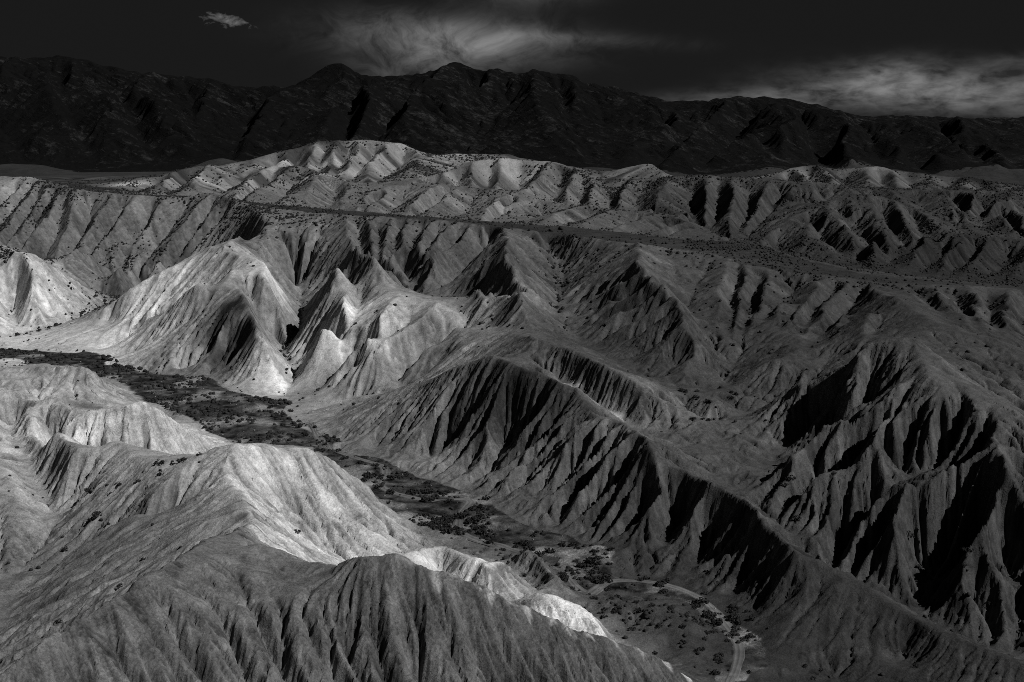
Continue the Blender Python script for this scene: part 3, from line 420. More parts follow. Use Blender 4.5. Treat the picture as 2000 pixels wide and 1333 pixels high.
  [(-22.8,695,60.6),(-26.3,688.4,59.1),(-31.6,678.5,55.7),(-37.5,667.5,51),(-43.4,656.5,45.5),(-48.7,646.6,40),(-48.3,647.3,40.5)]]
VALLEYS = [
  [(-301,594.4,4),(-275,603.6,3.5),(-257.4,610.2,3),(-229.1,603.5,3),(-196.6,581.5,2.5),(-162.3,547.6,2.5),(-139.2,504,2),(-112.7,481.6,2),(-86.9,462.9,1.5),(-72.1,443.8,1.5),(-53,411.6,1),(-37,390.5,1),(-19.2,371.4,1),(-14.5,354,1),(-11.8,339.5,0.5),(1.4,331,0.5),(12.4,317,0.5),(24.1,307.1,0),(35,308.9,0),(43.7,303.5,-0),(49.3,293.9,0),(52.1,279.6,-0),(52.6,267.6,0),(49.9,257.4,0),(46.7,248.5,-0.3),(41.2,230.7,-0.5),(35.1,204.9,-1),(28.7,173.1,-3)],
  [(-278.2,661.3,2.6),(-266.8,680.8,3.5),(-254.4,691.4,5),(-248.5,706.5,7),(-245,730.3,9),(-239.2,752.5,11),(-233.7,800,14),(-190.9,790,24),(-160.1,740,36)],
  [(-159.8,642.5,28),(-167.6,631.6,21),(-180.7,634.3,12.5),(-199.3,641.9,6),(-209.4,622.6,2.5)],
  [(-132.6,617.9,31),(-123.8,602.8,24.5),(-119.8,610.7,16.5),(-115.6,601.6,8)],
  [(-123.8,678.8,34),(-118.2,690,24),(-107.5,622.4,14.5),(-113.4,590.3,10),(-99.3,561.3,5),(-98.7,522.8,1)],
  [(-128.6,700,27),(-107.9,680,29),(-76,650,30),(-52.3,625,31),(-49.3,617.9,30.5),(-53.9,658.2,33.5),(-60.2,671.8,37)],
  [(-48.4,607.5,32),(-30.1,600,33),(-17.3,590,34),(-9.7,580,36),(-13.2,549.3,40),(-12,576.9,46)],
  [(-49.1,610.6,33),(-32.9,631.6,36),(-24.2,665.2,42),(-16.3,683,49),(-11.1,693.6,56)],
  [(18.4,670.1,54),(25.8,643.9,45.5),(23.2,599.4,36.5),(19.7,551.8,33.5),(24.5,530,30),(36.4,480,28),(49.7,452,26.5),(59.6,440,25.5),(65.5,410.6,22.5),(51.7,374.9,19),(57.9,360.1,17),(63.2,347.1,15.5),(71,330,14),(73.6,324,11),(80.3,308,8),(85.9,302.2,6),(92.9,295.3,3),(99.6,290.2,0),(102.9,284.2,-0.5),(109.8,277.4,-1.5),(119,269.9,-2.5),(130,261,-4)],
  [(102.8,502.7,38),(88,471.5,31),(82.6,461.2,27),(76.1,439.3,25),(69.9,417.9,23.5),(65.5,410.6,22.5)],
  [(97.7,596.4,51),(84.6,557.3,45),(76,531.9,40),(77.4,490.9,36),(81.2,466.2,29),(81.9,457.5,27)],
  [(138,472.1,46),(125.7,441.9,38),(117.6,448,34),(107.3,431,31),(100.7,425.4,28),(81.4,411.3,21),(67.7,399.7,20.5)],
  [(131.3,492,46),(124.9,471.9,40),(110.3,446.8,33.5),(106.5,436.4,32)],
  [(116.7,502.6,46),(109.8,481,40),(110.3,468.9,36)],
  [(142.4,451.6,42),(145.5,432,41),(148.9,405,37),(161.5,380,30),(180,350,20)],
  [(161.9,495.8,47),(163.8,468.9,43.5),(175.3,463.2,40),(181.9,460,38),(199.4,450,32)],
  [(117.1,331.6,29),(102.8,323.7,22),(87.3,316.7,14),(77.3,313.1,11.5),(73.2,322.4,11)],
  [(121.5,309.2,29),(115.3,302,22.5),(110.6,298.7,16.5),(107.5,302.3,8),(100,291.4,0.5)],
  [(123,288,27),(123.3,291.5,17),(126.4,291.5,7),(122.6,279.4,2),(118.6,276.3,-1.5)],
  [(95.1,318.5,22),(92.9,319.3,18),(89.8,318.8,16)],
  [(79,342.4,30),(74.6,340.3,17),(71.2,331.1,14.2)],
  [(83.8,331.4,34),(83.3,332.1,25),(77,331.5,18)],
  [(98.3,319.6,36),(97.2,319.3,26),(98.2,315.3,23.5)],
  [(-3.1,455.9,31),(-15.2,472.5,27),(-25.4,480.5,20),(-46.1,497.5,10),(-65,508.8,5),(-74.6,501.8,2.5),(-86.3,489,1.5)],
  [(-72.8,590.1,35),(-73.1,569.6,30),(-72.9,541.4,25),(-84.3,557.5,15.5),(-99.7,561.8,6),(-98.4,533.7,2)],
  [(-46.7,557.4,35),(-47,540.5,30),(-51.4,539,27.5),(-60.1,531.5,19),(-72.5,537.7,9.5),(-86.2,521,3)],
  [(-31.7,548.5,34.5),(-35.6,540.5,30),(-39.8,521.7,24),(-46.1,511.8,13.5),(-59.5,501.3,7)],
  [(-19.9,542.7,28),(-31.6,535.9,24),(-41.8,524.9,15),(-46.4,519.7,11),(-48.1,502,9)],
  [(17.1,437.2,29),(24.6,421.9,25),(36.9,407.8,21.5),(43.9,387.6,20),(48,380.6,19)],
  [(-73,309.3,30),(-61.9,297.3,24),(-57.3,303.3,19),(-55.2,307.4,14),(-46.5,311.9,9),(-38.6,295,6),(-31.9,305,4),(-23.3,315,2),(-18.6,330,1)],
  [(-57.5,265.6,32),(-63.2,255,27),(-68.9,235,24),(-76,215,20),(-85.3,190,14),(-93.1,170,8)],
  [(-55.9,258,31),(-43.6,250,22),(-32.6,248,16),(-22,250,12),(-11.1,252,9),(0,250,8),(10.8,245,6),(22.3,252,4),(34.7,262,1)],
  [(-72.7,304.1,31),(-85.8,300.5,24),(-100.7,300.1,16),(-113.6,294.2,10),(-118.4,281.4,8),(-110.6,215,4)],
  [(-102,312,24),(-113.7,312.8,19),(-121.9,315.1,14),(-123,302.6,11),(-123.2,288.9,8)],
  [(-134,338,16),(-122.5,316.7,14)],
  [(-164.7,395.4,20),(-148.1,363.7,19),(-134,338,16)],
  [(-149.4,380,18),(-135,375,14),(-122.2,380,11),(-110.7,385,8),(-102.9,400,5),(-95.3,420,2)],
  [(-203.7,470,9),(-187.8,470,8),(-168.2,465,7),(-150.1,470,4),(-139,480,1.5)],
  [(-83.2,135,-2),(-46.2,140,-2),(-20.4,145,-2),(0,150,-3),(23.5,170,-3),(41.7,205,-3),(67.8,215,-5),(104.4,210,-6),(132.9,210,-7)],
  [(-73.6,90,-6),(-33.6,95,-6),(0,100,-7),(35.2,100,-10),(80.8,100,-12)],
  [(-18.3,300,4),(-8.6,280,5),(1.2,277,4),(9.8,280,2),(18.7,285,1)],
  [(-3.9,326.1,2),(-1.7,314.6,4),(3.8,301.8,3),(5.2,294,2.5)],
  [(11.2,253,5),(20.3,255,3),(28.3,273.8,1.5)],
  [(-193.2,900,56),(-103,830,54),(-49,790,53),(0,770,52),(61.4,740,49),(105.3,725,46),(142.6,715,43),(172.3,690,40),(192.2,640,38),(240.4,640,36),(293.9,640,34),(374.5,640,30)],
  [(0,950,58),(38,920,55),(74.4,900,52),(107.9,870,50),(130.6,830,47),(138.8,760,44),(148.8,716,42.5)],
  [(197,900,55),(179.8,870,52),(155.8,800,47),(138.8,760,44)],
  [(218.1,880,55),(272.7,880,54),(302.2,860,52),(291.6,800,48),(297.6,780,45),(331.3,760,42),(410.8,760,36)],
  [(202.1,1090,55),(244.7,1080,56),(311.5,1080,56),(393.1,1060,56),(471.7,1040,54),(600.5,1040,52)],
  [(-125.9,1020,65),(-152.8,1110,69),(-174.3,1180,76)],
  [(-131.4,1030,65),(-184.1,1120,70),(-232.1,1130,72),(-248.4,1060,70)],
  [(-128.8,1010,70.1),(-113.7,920,64),(-96.1,830,54)],
  [(-62.3,1010,72),(-46,1120,70),(0,1130,66),(67.9,1100,59),(132.6,1110,55),(204.1,1180,53)],
  [(84.5,1080,58),(75.3,960,55),(74.4,900,52)],
  [(-691.9,1050,60),(-518.7,1050,62),(-389,1050,62),(-339.1,1070,62),(-247.2,1000,60),(-193.2,900,56)],
  [(-855.2,1300,57),(-534.5,1300,58),(-385.6,1250,58),(-330.7,1200,60)],
  [(-1209.2,1550,57),(-632.4,1540,57),(-431.2,1500,57),(-238.2,1450,60),(0,1400,55),(218.9,1330,50),(535.2,1300,48),(1017.1,1300,46)],
  [(-230.6,1206.9,80.1),(-229.1,1198.2,76.4),(-226.7,1184.2,72.7),(-224.3,1170.2,71),(-221.1,1151.6,70.8),(-218.7,1137.6,71),(-216.3,1123.6,70.7)],
  [(-209.4,1223.4,85.1),(-206.7,1208,77),(-203.6,1190.2,71.9),(-200.5,1172.4,70.4),(-196.3,1148.7,70.3),(-193.2,1130.9,70.3),(-190.1,1113.1,70.2)],
  [(-186.2,1230.7,88.4),(-184.4,1214.3,82.3),(-181.8,1191.4,76.7),(-179.3,1168.4,73.4),(-176,1137.8,71.3),(-173.4,1114.8,70.6),(-170.9,1091.9,69.1)],
  [(-161.1,1240.5,92),(-159.9,1212.9,81.8),(-158.7,1185.1,75.7),(-157.5,1157.3,72.2),(-155.9,1120.2,69.9),(-154.7,1092.4,69.3),(-153.5,1064.6,67.7)],
  [(-136.7,1229.6,87.5),(-137,1208.6,81.1),(-137.5,1177.5,74.9),(-138,1146.4,71.3),(-138.6,1105,69),(-139.1,1073.9,68.3),(-139.6,1042.9,66.6)],
  [(-108.3,1239.2,89.1),(-108.6,1204.6,78.5),(-108.9,1170.6,72.7),(-109.2,1136.5,69.7),(-109.7,1091.1,68.3),(-110,1057.1,68.3),(-110.3,1023.1,67.4)],
  [(-308.8,1088.2,62.3),(-308,1073.9,61),(-306.9,1056.6,60.9),(-305.8,1039.3,60.8),(-304.4,1016.2,60.7),(-303.3,998.9,60.7),(-302.2,981.5,60.6)],
  [(-290.5,1127.2,68.8),(-287.8,1106.3,62.6),(-284.4,1078.5,59.7),(-280.9,1050.7,59.6),(-276.2,1013.6,59.5),(-272.7,985.8,59.5),(-269.3,957.9,59.4)],
  [(-239.9,1129.5,71.9),(-239.2,1107.2,66.2),(-238.2,1074.4,61.2),(-237.1,1041.7,58.8),(-235.7,998,58.3),(-234.7,965.2,58.6),(-233.7,932.5,58.1)],
  [(-207.2,1095.1,74.2),(-206.7,1067.3,65.1),(-206.2,1038.4,59.9),(-205.7,1009.4,57.7),(-205,970.9,57.6),(-204.5,941.9,57.8),(-204,913,57.4)],
  [(-178.8,1054.5,73.6),(-177.9,1032.5,67.6),(-176.9,1006.3,63.2),(-175.9,980,60.5),(-174.5,945,58.7),(-173.5,918.8,58),(-172.5,892.6,56.8)],
  [(-139.4,993.1,66.2),(-137.9,972.7,58),(-136.4,951.5,56.1),(-134.8,930.3,56),(-132.8,901.9,55.9),(-131.3,880.7,55.9),(-129.7,859.5,55.8)],
  [(-62.2,1003.8,72.5),(-63.3,997.1,66.8),(-64.3,990.6,66.7),(-65.4,984.1,66.6),(-66.8,975.4,66.5),(-67.9,968.9,66.4),(-68.9,962.4,66.4)],
  [(-43.6,1021.4,74.7),(-43.3,1014,69.7),(-42.9,1003.4,65.3),(-42.5,992.8,63.4),(-42,978.6,63.3),(-41.6,968,63.5),(-41.2,957.4,63.2)],
  [(-19.5,1038.2,80.2),(-19.5,1024.3,70.2),(-19.5,1011,65),(-19.5,997.8,62.4),(-19.5,980.1,61.3),(-19.5,966.8,61.5),(-19.5,953.5,60.7)],
  [(7.4,1043.5,77.8),(6.4,1030,68.7),(5.2,1014.9,62.8),(4.1,999.9,59.9),(2.6,979.9,58.9),(1.4,964.8,59.2),(0.3,949.8,58.5)],
  [(43.6,1031.9,75.2),(41.9,1016.4,67.6),(40,1000,62.6),(38.2,983.6,59.7),(35.8,961.7,57.7),(34,945.4,56.9),(32.1,929,55.6)],
  [(60,1006.9,65.9),(59,997.6,61.3),(57.2,982.5,56.8),(55.5,967.4,54.6),(53.1,947.3,54.4),(51.4,932.2,54.6),(49.6,917.1,54.2)],
  [(-98.8,918.1,60.8),(-99.2,909.8,57.6),(-99.9,896.1,55.7),(-100.6,882.3,55.6),(-101.5,863.9,55.5),(-102.2,850.1,55.5),(-102.9,836.4,55.4)],
  [(-81.3,936.2,65.6),(-81.7,920.6,60.9),(-82.2,902.1,57.6),(-82.7,883.7,55.9),(-83.4,859,55.2),(-83.9,840.6,55.4),(-84.4,822.1,54.9)],
  [(-48.5,927.2,64.8),(-51,910.9,59.8),(-54,891.7,56.4),(-57,872.6,54.7),(-61.1,847,54.6),(-64.1,827.9,54.7),(-67.1,808.7,54.5)],
  [(-24.6,915.7,65.4),(-27.8,896.8,60.3),(-30.9,877.4,57.3),(-34.1,857.9,55.6),(-38.4,832,54.7),(-41.6,812.6,54.5),(-44.8,793.2,53.9)],
  [(1.5,892.4,60.9),(-1.9,874.9,54.8),(-5.2,857.6,53.7),(-8.4,840.4,53.6),(-12.8,817.4,53.5),(-16.1,800.1,53.5),(-19.4,782.9,53.4)],
  [(23.8,869.9,57),(20.1,857.8,53.6),(15.3,842.7,53.4),(10.6,827.5,53.4),(4.3,807.4,53.3),(-0.5,792.2,53.2),(-5.2,777.1,53.1)],
  [(55.9,850.2,54.1),(50.9,837.9,52.4),(45.3,824.2,52.3),(39.8,810.5,52.2),(32.3,792.2,52.1),(26.7,778.4,52),(21.2,764.7,52)],
  [(83.8,827.2,52.3),(79.5,817,50.9),(74.2,804.4,50.8),(68.9,791.9,50.8),(61.9,775.2,50.7),(56.6,762.6,50.6),(51.3,750.1,50.5)],
  [(105.4,801.5,51.3),(100.1,792.8,49.9),(94.2,783.3,49.8),(88.4,773.8,49.8),(80.6,761.2,49.7),(74.8,751.7,49.6),(68.9,742.2,49.5)],
  [(111.4,781.2,49.1),(108.7,777.1,49),(103.7,769.6,48.9),(98.7,762.1,48.9),(92,752.1,48.8),(86.9,744.5,48.7),(81.9,737,48.6)],
  [(102,994.5,68.6),(100,976.8,61.2),(98,959.3,57),(96,941.9,54.7),(93.4,918.6,53.3),(91.4,901.2,53),(89.5,883.8,52.1)],
  [(141.7,977,66.2),(139.1,958.6,60.1),(135.6,933.7,54.9),(132.1,908.8,52),(127.5,875.5,50.3),(124,850.6,49.8),(120.5,825.7,48.6)],
  [(163.3,975.6,70.1),(157.5,946.7,61.4),(152,919.1,56.2),(146.6,891.6,52.9),(139.2,854.9,50.3),(133.8,827.4,49),(128.3,799.8,47.2)],
  [(183.4,952.1,65.4),(178.5,931.7,59.6),(171.7,903.2,54.3),(164.8,874.7,51),(155.7,836.6,48.7),(148.9,808.1,47.8),(142.1,779.6,46.2)],
  [(202.6,936.8,65.5),(197,920.3,58.2),(190.6,901.9,53.5),(184.3,883.5,51),(175.9,858.9,50),(169.5,840.5,50.1),(163.2,822.1,49.4)],
  [(259.3,1175.9,65),(257.3,1161.6,58.8),(255,1146.3,58.3),(252.8,1130.9,58.2),(249.8,1110.5,58.1),(247.6,1095.1,58),(245.3,1079.8,58)],
  [(283.3,1192.3,69.4),(282.1,1175.8,63.2),(280.7,1157.7,59.5),(279.4,1139.6,58),(277.6,1115.4,57.9),(276.3,1097.3,58),(275,1079.2,57.8)],
  [(313,1183.1,64.8),(310.7,1170.6,60.9),(307.5,1153.4,58),(304.4,1136.2,58),(300.2,1113.2,57.9),(297,1096,57.8),(293.9,1078.8,57.7)],
  [(344.2,1172.5,67.7),(342.3,1160.3,62.4),(340,1144.9,58.5),(337.6,1129.5,57.8),(334.5,1108.9,57.7),(332.2,1093.5,57.6),(329.8,1078.1,57.5)],
  [(373.3,1168.4,62.4),(370.1,1157.9,58.7),(365.5,1142.3,57.6),(360.9,1126.8,57.6),(354.7,1106.1,57.5),(350,1090.6,57.4),(345.4,1075.1,57.3)],
  [(409,1158.6,60.1),(403.8,1146.6,57.3),(397.6,1132.1,57.2),(391.4,1117.5,57.2),(383.1,1098.1,57.1),(376.9,1083.6,57),(370.6,1069.1,56.9)],
  [(427.2,1132.8,59.8),(423.3,1122.9,56.9),(418.9,1111.5,56.8),(414.4,1100.1,56.7),(408.5,1084.9,56.6),(404,1073.6,56.5),(399.5,1062.2,56.5)],
  [(439,1098.5,56.5),(437.4,1093.9,56.5),(435,1086.9,56.4),(432.5,1079.8,56.3),(429.3,1070.4,56.2),(426.9,1063.3,56.1),(424.5,1056.3,56.1)],
  [(464.9,1091.4,56.2),(461.7,1084.8,56.1),(458.6,1078.5,56.1),(455.6,1072.2,56),(451.6,1063.8,55.9),(448.5,1057.6,55.8),(445.5,1051.3,55.7)],
  [(234.9,950.2,68.5),(234.7,939.8,63.8),(234.6,928.8,60.6),(234.4,917.9,58.7),(234.1,903.3,57.3),(234,892.3,56.7),(233.8,881.3,55.7)],
  [(270.9,944.8,62.6),(270.8,936.6,59.5),(270.6,926,57.1),(270.4,915.4,55.9),(270.1,901.3,55.4),(270,890.7,55.4),(269.8,880.1,55)],
  [(306.4,945.2,63.1),(304.3,932.8,59.1),(302.1,919.9,56.6),(299.9,907,55.2),(297,889.9,54.4),(294.8,877,54.3),(292.6,864.1,53.7)],
  [(336.3,938.4,59.9),(333.2,927.2,56.2),(328.7,911.1,53.1),(324.2,895.1,52.1),(318.3,873.8,52),(313.8,857.8,52),(309.3,841.7,51.8)],
  [(356.4,934.7,60),(350.9,921.3,55.6),(343.9,904.4,52.4),(336.9,887.5,51.1),(327.5,865,51),(320.5,848,51.1),(313.5,831.1,50.9)],
  [(398.2,922.1,59.1),(391.8,909.9,56.2),(381.7,890.7,53.1),(371.5,871.5,51.1),(358,845.8,49.6),(347.9,826.6,49),(337.7,807.4,47.9)],
  [(163.2,764.6,49.3),(162.7,754.4,44.5),(162.1,744.3,42.5),(161.6,734.2,42.4),(160.8,720.7,42.3),(160.3,710.5,42.2),(159.7,700.4,42.2)],
  [(190.6,800.5,56.4),(190.8,779,50.1),(191,757.2,46.2),(191.1,735.4,43.7),(191.4,706.3,41.9),(191.6,684.5,41.1),(191.7,662.7,39.8)],
  [(215.3,823.6,62.5),(215.1,800.7,55.5),(214.9,778.4,51),(214.7,756.1,47.8),(214.4,726.3,44.8),(214.2,704,43),(214,681.6,40.9)],
  [(246.3,823.8,59.5),(245,812.5,55.8),(242.9,793.6,51.2),(240.8,774.7,48.2),(238.1,749.5,45.7),(236,730.7,44.3),(233.9,711.8,42.6)],
  [(264.7,816.1,56.4),(263.4,808.1,53.7),(261.2,794.7,50.4),(259.1,781.4,48.3),(256.2,763.6,46.4),(254.1,750.3,45.5),(251.9,737,44.2)],
  [(311.6,874,54.8),(309.2,864.6,51.5),(305.8,850.9,48.7),(302.4,837.2,47.6),(297.8,819,47.5),(294.4,805.3,47.6),(290.9,791.6,47.4)],
  [(335.8,910.2,65.4),(331,890.2,57.6),(325.9,869,52.6),(320.9,847.8,49.6),(314.1,819.6,47.6),(309.1,798.4,46.9),(304,777.3,45.5)],
  [(342.5,875.7,56),(340.3,862.3,52),(337.5,844.7,48.7),(334.6,827.1,46.7),(330.8,803.6,45.2),(328,786,44.7),(325.2,768.4,43.7)],
  [(371.9,885.6,52),(369.5,874.6,48.7),(365,854.1,44.7),(360.4,833.5,42.8),(354.4,806.1,42.2),(349.9,785.6,42.5),(345.4,765,42.1)],
  [(406.5,904.3,58.7),(401.9,888.1,53.1),(395.4,865,47.8),(388.9,842,44.6),(380.2,811.2,42.6),(373.7,788.1,41.8),(367.2,765,40.4)],
  [(233.6,734.9,49.5),(228.5,724.3,45.1),(222.9,712.5,42.3),(217.2,700.8,40.9),(209.7,685.1,40.4),(204.1,673.3,40.6),(198.4,661.5,40.3)],
  [(253.9,729.6,45.7),(250,721.1,42.7),(243.4,706.9,39.7),(236.7,692.7,38.8),(227.9,673.8,38.7),(221.3,659.6,38.7),(214.7,645.4,38.5)],
  [(272.1,726.4,44.6),(267.6,718.3,42),(260.2,704.5,39.2),(252.8,690.8,38),(242.8,672.5,37.9),(235.4,658.7,38),(228,645,37.8)],
  [(294.8,727,44.3),(287.4,714.1,38.8),(280,701.1,37.1),(272.5,688.1,37),(262.6,670.8,36.9),(255.2,657.8,36.9),(247.8,644.8,36.8)],
  [(314.8,718.7,42.2),(309.7,710.4,39.9),(301.9,698,37.7),(294.2,685.6,36.6),(283.9,669,36.2),(276.2,656.6,36.3),(268.4,644.2,36)],
  [(337.5,716.3,40.8),(331,707.1,38),(322.6,695.2,35.9),(314.1,683.3,35.6),(302.8,667.5,35.5),(294.3,655.6,35.4),(285.9,643.7,35.4)],
  [(-367.6,923.7,70.7),(-366.7,904.9,62.6),(-365.8,883.3,54.7),(-364.9,861.8,47.7),(-363.6,833.1,39.1),(-362.6,811.5,33),(-361.7,790,27)],
  [(-352.1,909.4,69.5),(-352.5,892.7,61.5),(-352.8,873.6,53.7),(-353.2,854.4,46.8),(-353.8,828.9,38.5),(-354.2,809.8,32.6),(-354.6,790.7,26.7)],
  [(-340.9,898.2,68.1),(-340.1,884.3,60.9),(-339,867.1,53.3),(-337.9,849.9,46.4),(-336.5,827,37.9),(-335.4,809.9,31.9),(-334.4,792.7,25.9)],
  [(-328.4,887.2,67.4),(-327.5,873.8,59.6),(-326.5,858.9,52.2),(-325.4,843.9,45.4),(-324,823.9,37.1),(-323,808.9,31.2),(-322,793.9,25.4)],
  [(-311.5,869.1,64.1),(-310.5,859.7,57.7),(-309.2,847.4,50.3),(-307.9,835,43.6),(-306.1,818.6,35.4),(-304.8,806.2,29.6),(-303.5,793.9,23.9)],
  [(-291.8,863.4,61.5),(-291.3,854.3,54.8),(-290.6,842.5,47.4),(-289.8,830.8,40.8),(-288.9,815.1,32.8),(-288.2,803.3,27.2),(-287.5,791.6,21.6)],
  [(-270.5,863.3,60.3),(-271.6,854.1,53.8),(-273,842.1,46.5),(-274.4,830.2,39.9),(-276.3,814.3,31.8),(-277.8,802.3,26),(-279.2,790.4,20.4)],
  [(-249.2,863.6,59.3),(-250.2,852.6,51.6),(-251.4,839.6,43.7),(-252.6,826.5,36.5),(-254.1,809.1,27.7),(-255.3,796.1,21.4),(-256.5,783,15.1)],
  [(-227.5,862.7,58.1),(-230.7,852.3,50.7),(-234.7,839.1,42.5),(-238.8,825.8,35.3),(-244.1,808.1,26.5),(-248.2,794.8,20.3),(-252.2,781.6,14.1)],
  [(-208.2,863.4,62.6),(-211.8,852.2,52.6),(-215.3,841.3,44.5),(-218.8,830.5,37.1),(-223.5,816,28),(-227,805.1,21.5),(-230.5,794.2,15.1)],
  [(-196.6,846.1,58.5),(-200.2,840.1,51.5),(-204.8,832.4,43.8),(-209.3,824.8,36.8),(-215.4,814.6,28.1),(-220,806.9,22),(-224.5,799.2,15.9)],
  [(-1176.9,2147.6,200.4),(-1132.7,2072,171.3),(-1076.5,1976,142.5),(-1020.4,1880,119.4),(-945.5,1752,94.2),(-889.3,1656,77.7),(-833.1,1560,60)],
  [(-1021.4,2139.1,187.8),(-986.1,2072,164.5),(-935.7,1976,137.9),(-885.2,1880,116.3),(-818,1752,92.5),(-767.6,1656,76.7),(-717.1,1560,60)],
  [(-909.4,2143.6,189.5),(-870.6,2070.4,161.8),(-819,1973.2,133.9),(-767.5,1876,112.4),(-698.8,1746.4,90),(-647.2,1649.2,75.7),(-595.7,1551.9,60)],
  [(-775.8,2155.3,193.3),(-737.8,2067.3,161.1),(-694.9,1967.7,134),(-652,1868.1,112.7),(-594.7,1735.4,90.2),(-551.8,1635.8,75.8),(-508.9,1536.3,60)],
  [(-666.9,2125.4,171.8),(-641.7,2064,153),(-599.7,1961.9,128.2),(-557.7,1859.9,108.8),(-501.7,1723.9,88),(-459.7,1621.8,74.6),(-417.7,1519.8,60)],
  [(-541.8,2135.7,162.6),(-522.6,2062.5,141.5),(-495.5,1959.5,118.8),(-468.5,1856.4,101.5),(-432.4,1718.9,83.7),(-405.4,1615.8,72.5),(-378.3,1512.7,60)],
  [(-434.4,2104.3,128.6),(-428.1,2061.4,117.8),(-412.8,1957.5,98.1),(-397.6,1853.5,84.9),(-377.3,1714.9,73.7),(-362,1611,67.8),(-346.8,1507,60)],
  [(-336.7,2144.6,178.1),(-331.6,2059.5,152.9),(-325.2,1954.1,128.8),(-318.8,1848.7,109.5),(-310.3,1708.2,88.4),(-303.9,1602.9,74.6),(-297.5,1497.5,59.9)],
  [(-264.4,2131.9,171.1),(-259,2055.7,147.1),(-251.5,1947.5,121.6),(-244,1839.3,102.6),(-233.9,1695,83.7),(-226.3,1586.7,72.2),(-218.8,1478.5,58.9)],
  [(-156.5,2124.5,165.8),(-161,2054.7,147.2),(-168,1945.7,124.1),(-175,1836.8,105.6),(-184.3,1691.5,85.7),(-191.3,1582.5,72.7),(-198.2,1473.5,58.7)],
  [(-59.2,2150.9,182.1),(-56.5,2047.1,149.9),(-53.5,1932.4,123.9),(-50.4,1817.7,104.1),(-46.4,1664.8,83.7),(-43.4,1550.1,70.9),(-40.3,1435.4,56.6)],
  [(1.6,2097.2,160),(-5,2049.4,147.1),(-20.5,1936.4,122.4),(-36,1823.5,103.4),(-56.8,1672.8,83.7),(-72.3,1559.9,71.2),(-87.9,1446.9,57.3)],
  [(81.4,2151.6,174.4),(84.4,2040.1,140.6),(87.7,1920.1,115),(90.9,1800.2,96.2),(95.3,1640.3,77.7),(98.5,1520.3,66.6),(101.8,1400.4,53.6)],
  [(147.3,2112,151.3),(144.4,2039.3,135.1),(139.5,1918.7,113.6),(134.7,1798.1,96.5),(128.2,1637.4,78.1),(123.3,1516.9,66.2),(118.5,1396.3,53.3)],
  [(249.7,2094.8,116.6),(248.6,2033.8,104.5),(246.4,1909.1,86.3),(244.3,1784.5,74.1),(241.4,1618.3,63.7),(239.2,1493.6,58.2),(237,1368.9,50.9)],
  [(324,2090,112.4),(310.7,2038,103.6),(279.6,1916.4,87.8),(248.5,1794.9,76.5),(207,1632.9,66),(175.9,1511.3,60),(144.8,1389.8,52.7)],
  [(407.6,2117,118.9),(383.3,2035.9,101.9),(346.3,1912.9,83.9),(309.4,1789.8,72.2),(260.2,1625.7,62.9),(223.3,1502.7,58.4),(186.4,1379.6,51.8)],
  [(497.2,2102.7,111.2),(483.8,2031.6,98.1),(460,1905.3,81.5),(436.2,1779,70.4),(404.4,1610.5,61.3),(380.6,1484.2,56.6),(356.8,1357.9,50.2)],
  [(605.2,2110.7,92.8),(590.4,2029.6,79.2),(567.1,1901.7,65.3),(543.8,1773.9,57.6),(512.7,1603.5,53.3),(489.4,1475.7,52.5),(466.1,1347.8,49.5)],
  [(704.9,2086.4,90.2),(692.7,2028,81.8),(665.9,1899.1,68.6),(639.1,1770.1,60.6),(603.3,1598.1,55.1),(576.5,1469.1,52.9),(549.7,1340.2,49)],
  [(831.6,2147.2,100.6),(791.9,2028,81.3),(748.8,1899,68.2),(705.8,1770,60.4),(648.5,1598,54.9),(605.4,1469,52.8),(562.4,1340,48.9)],
  [(945.6,2094.1,93.9),(925.8,2028,84),(887.2,1899,70.3),(848.6,1770,61.8),(797.1,1598,55.3),(758.5,1469,52.5),(719.9,1340,48)],
  [(1074.4,2111.1,98.1),(1028.5,2028,84.6),(957.4,1899,70.3),(886.3,1770,61.6),(791.5,1598,55.3),(720.4,1469,52.8),(649.2,1340,48.4)],
  [(61.9,541.3,48.8),(63.4,541,47),(66.2,540.5,44.6),(68.9,540,43.2),(72.6,539.3,42.2),(75.3,538.8,41.9),(78.1,538.2,41.2)],
  [(61.8,529.9,49),(64,529.7,45.4),(66.2,529.5,43.1),(68.5,529.3,41.7),(71.6,529,40.7),(73.8,528.8,40.3),(76.1,528.6,39.7)],
  [(66.1,510.5,45.9),(67.8,510.5,42.3),(69.5,510.6,40.3),(71.1,510.6,39.2),(73.3,510.7,38.5),(75,510.7,38.4),(76.7,510.8,37.9)],
  [(67.7,494.9,43.4),(68.8,494.8,41.5),(70.4,494.6,39.8),(72,494.5,38.6),(74.1,494.3,37.6),(75.6,494.2,37),(77.2,494,36.3)],
  [(68.4,474.2,37.5),(69.5,474.4,36.1),(71.4,474.7,34.4),(73.3,474.9,33.4),(75.8,475.3,32.6),(77.7,475.6,32.3),(79.6,475.9,31.7)],
  [(56.3,547.6,49.7),(52.5,550.7,46.5),(47.2,554.9,43.1),(42,559,40.5),(35.1,564.6,37.9),(29.8,568.8,36.2),(24.6,573,34.3)],
  [(57,535,47.5),(53.7,536.8,44.7),(48.5,539.7,41.3),(43.3,542.5,38.7),(36.3,546.4,36.1),(31.1,549.2,34.4),(25.9,552.1,32.6)],
  [(60.2,521.3,46.7),(55.7,522.6,42.9),(50.4,524.1,39.7),(45,525.7,37.1),(37.9,527.8,34.4),(32.6,529.3,32.7),(27.2,530.9,30.8)],
  [(63.1,509.4,44.1),(58.4,509.7,40.2),(53,510,37),(47.5,510.3,34.6),(40.2,510.7,32.3),(34.8,511,30.9),(29.3,511.3,29.3)],
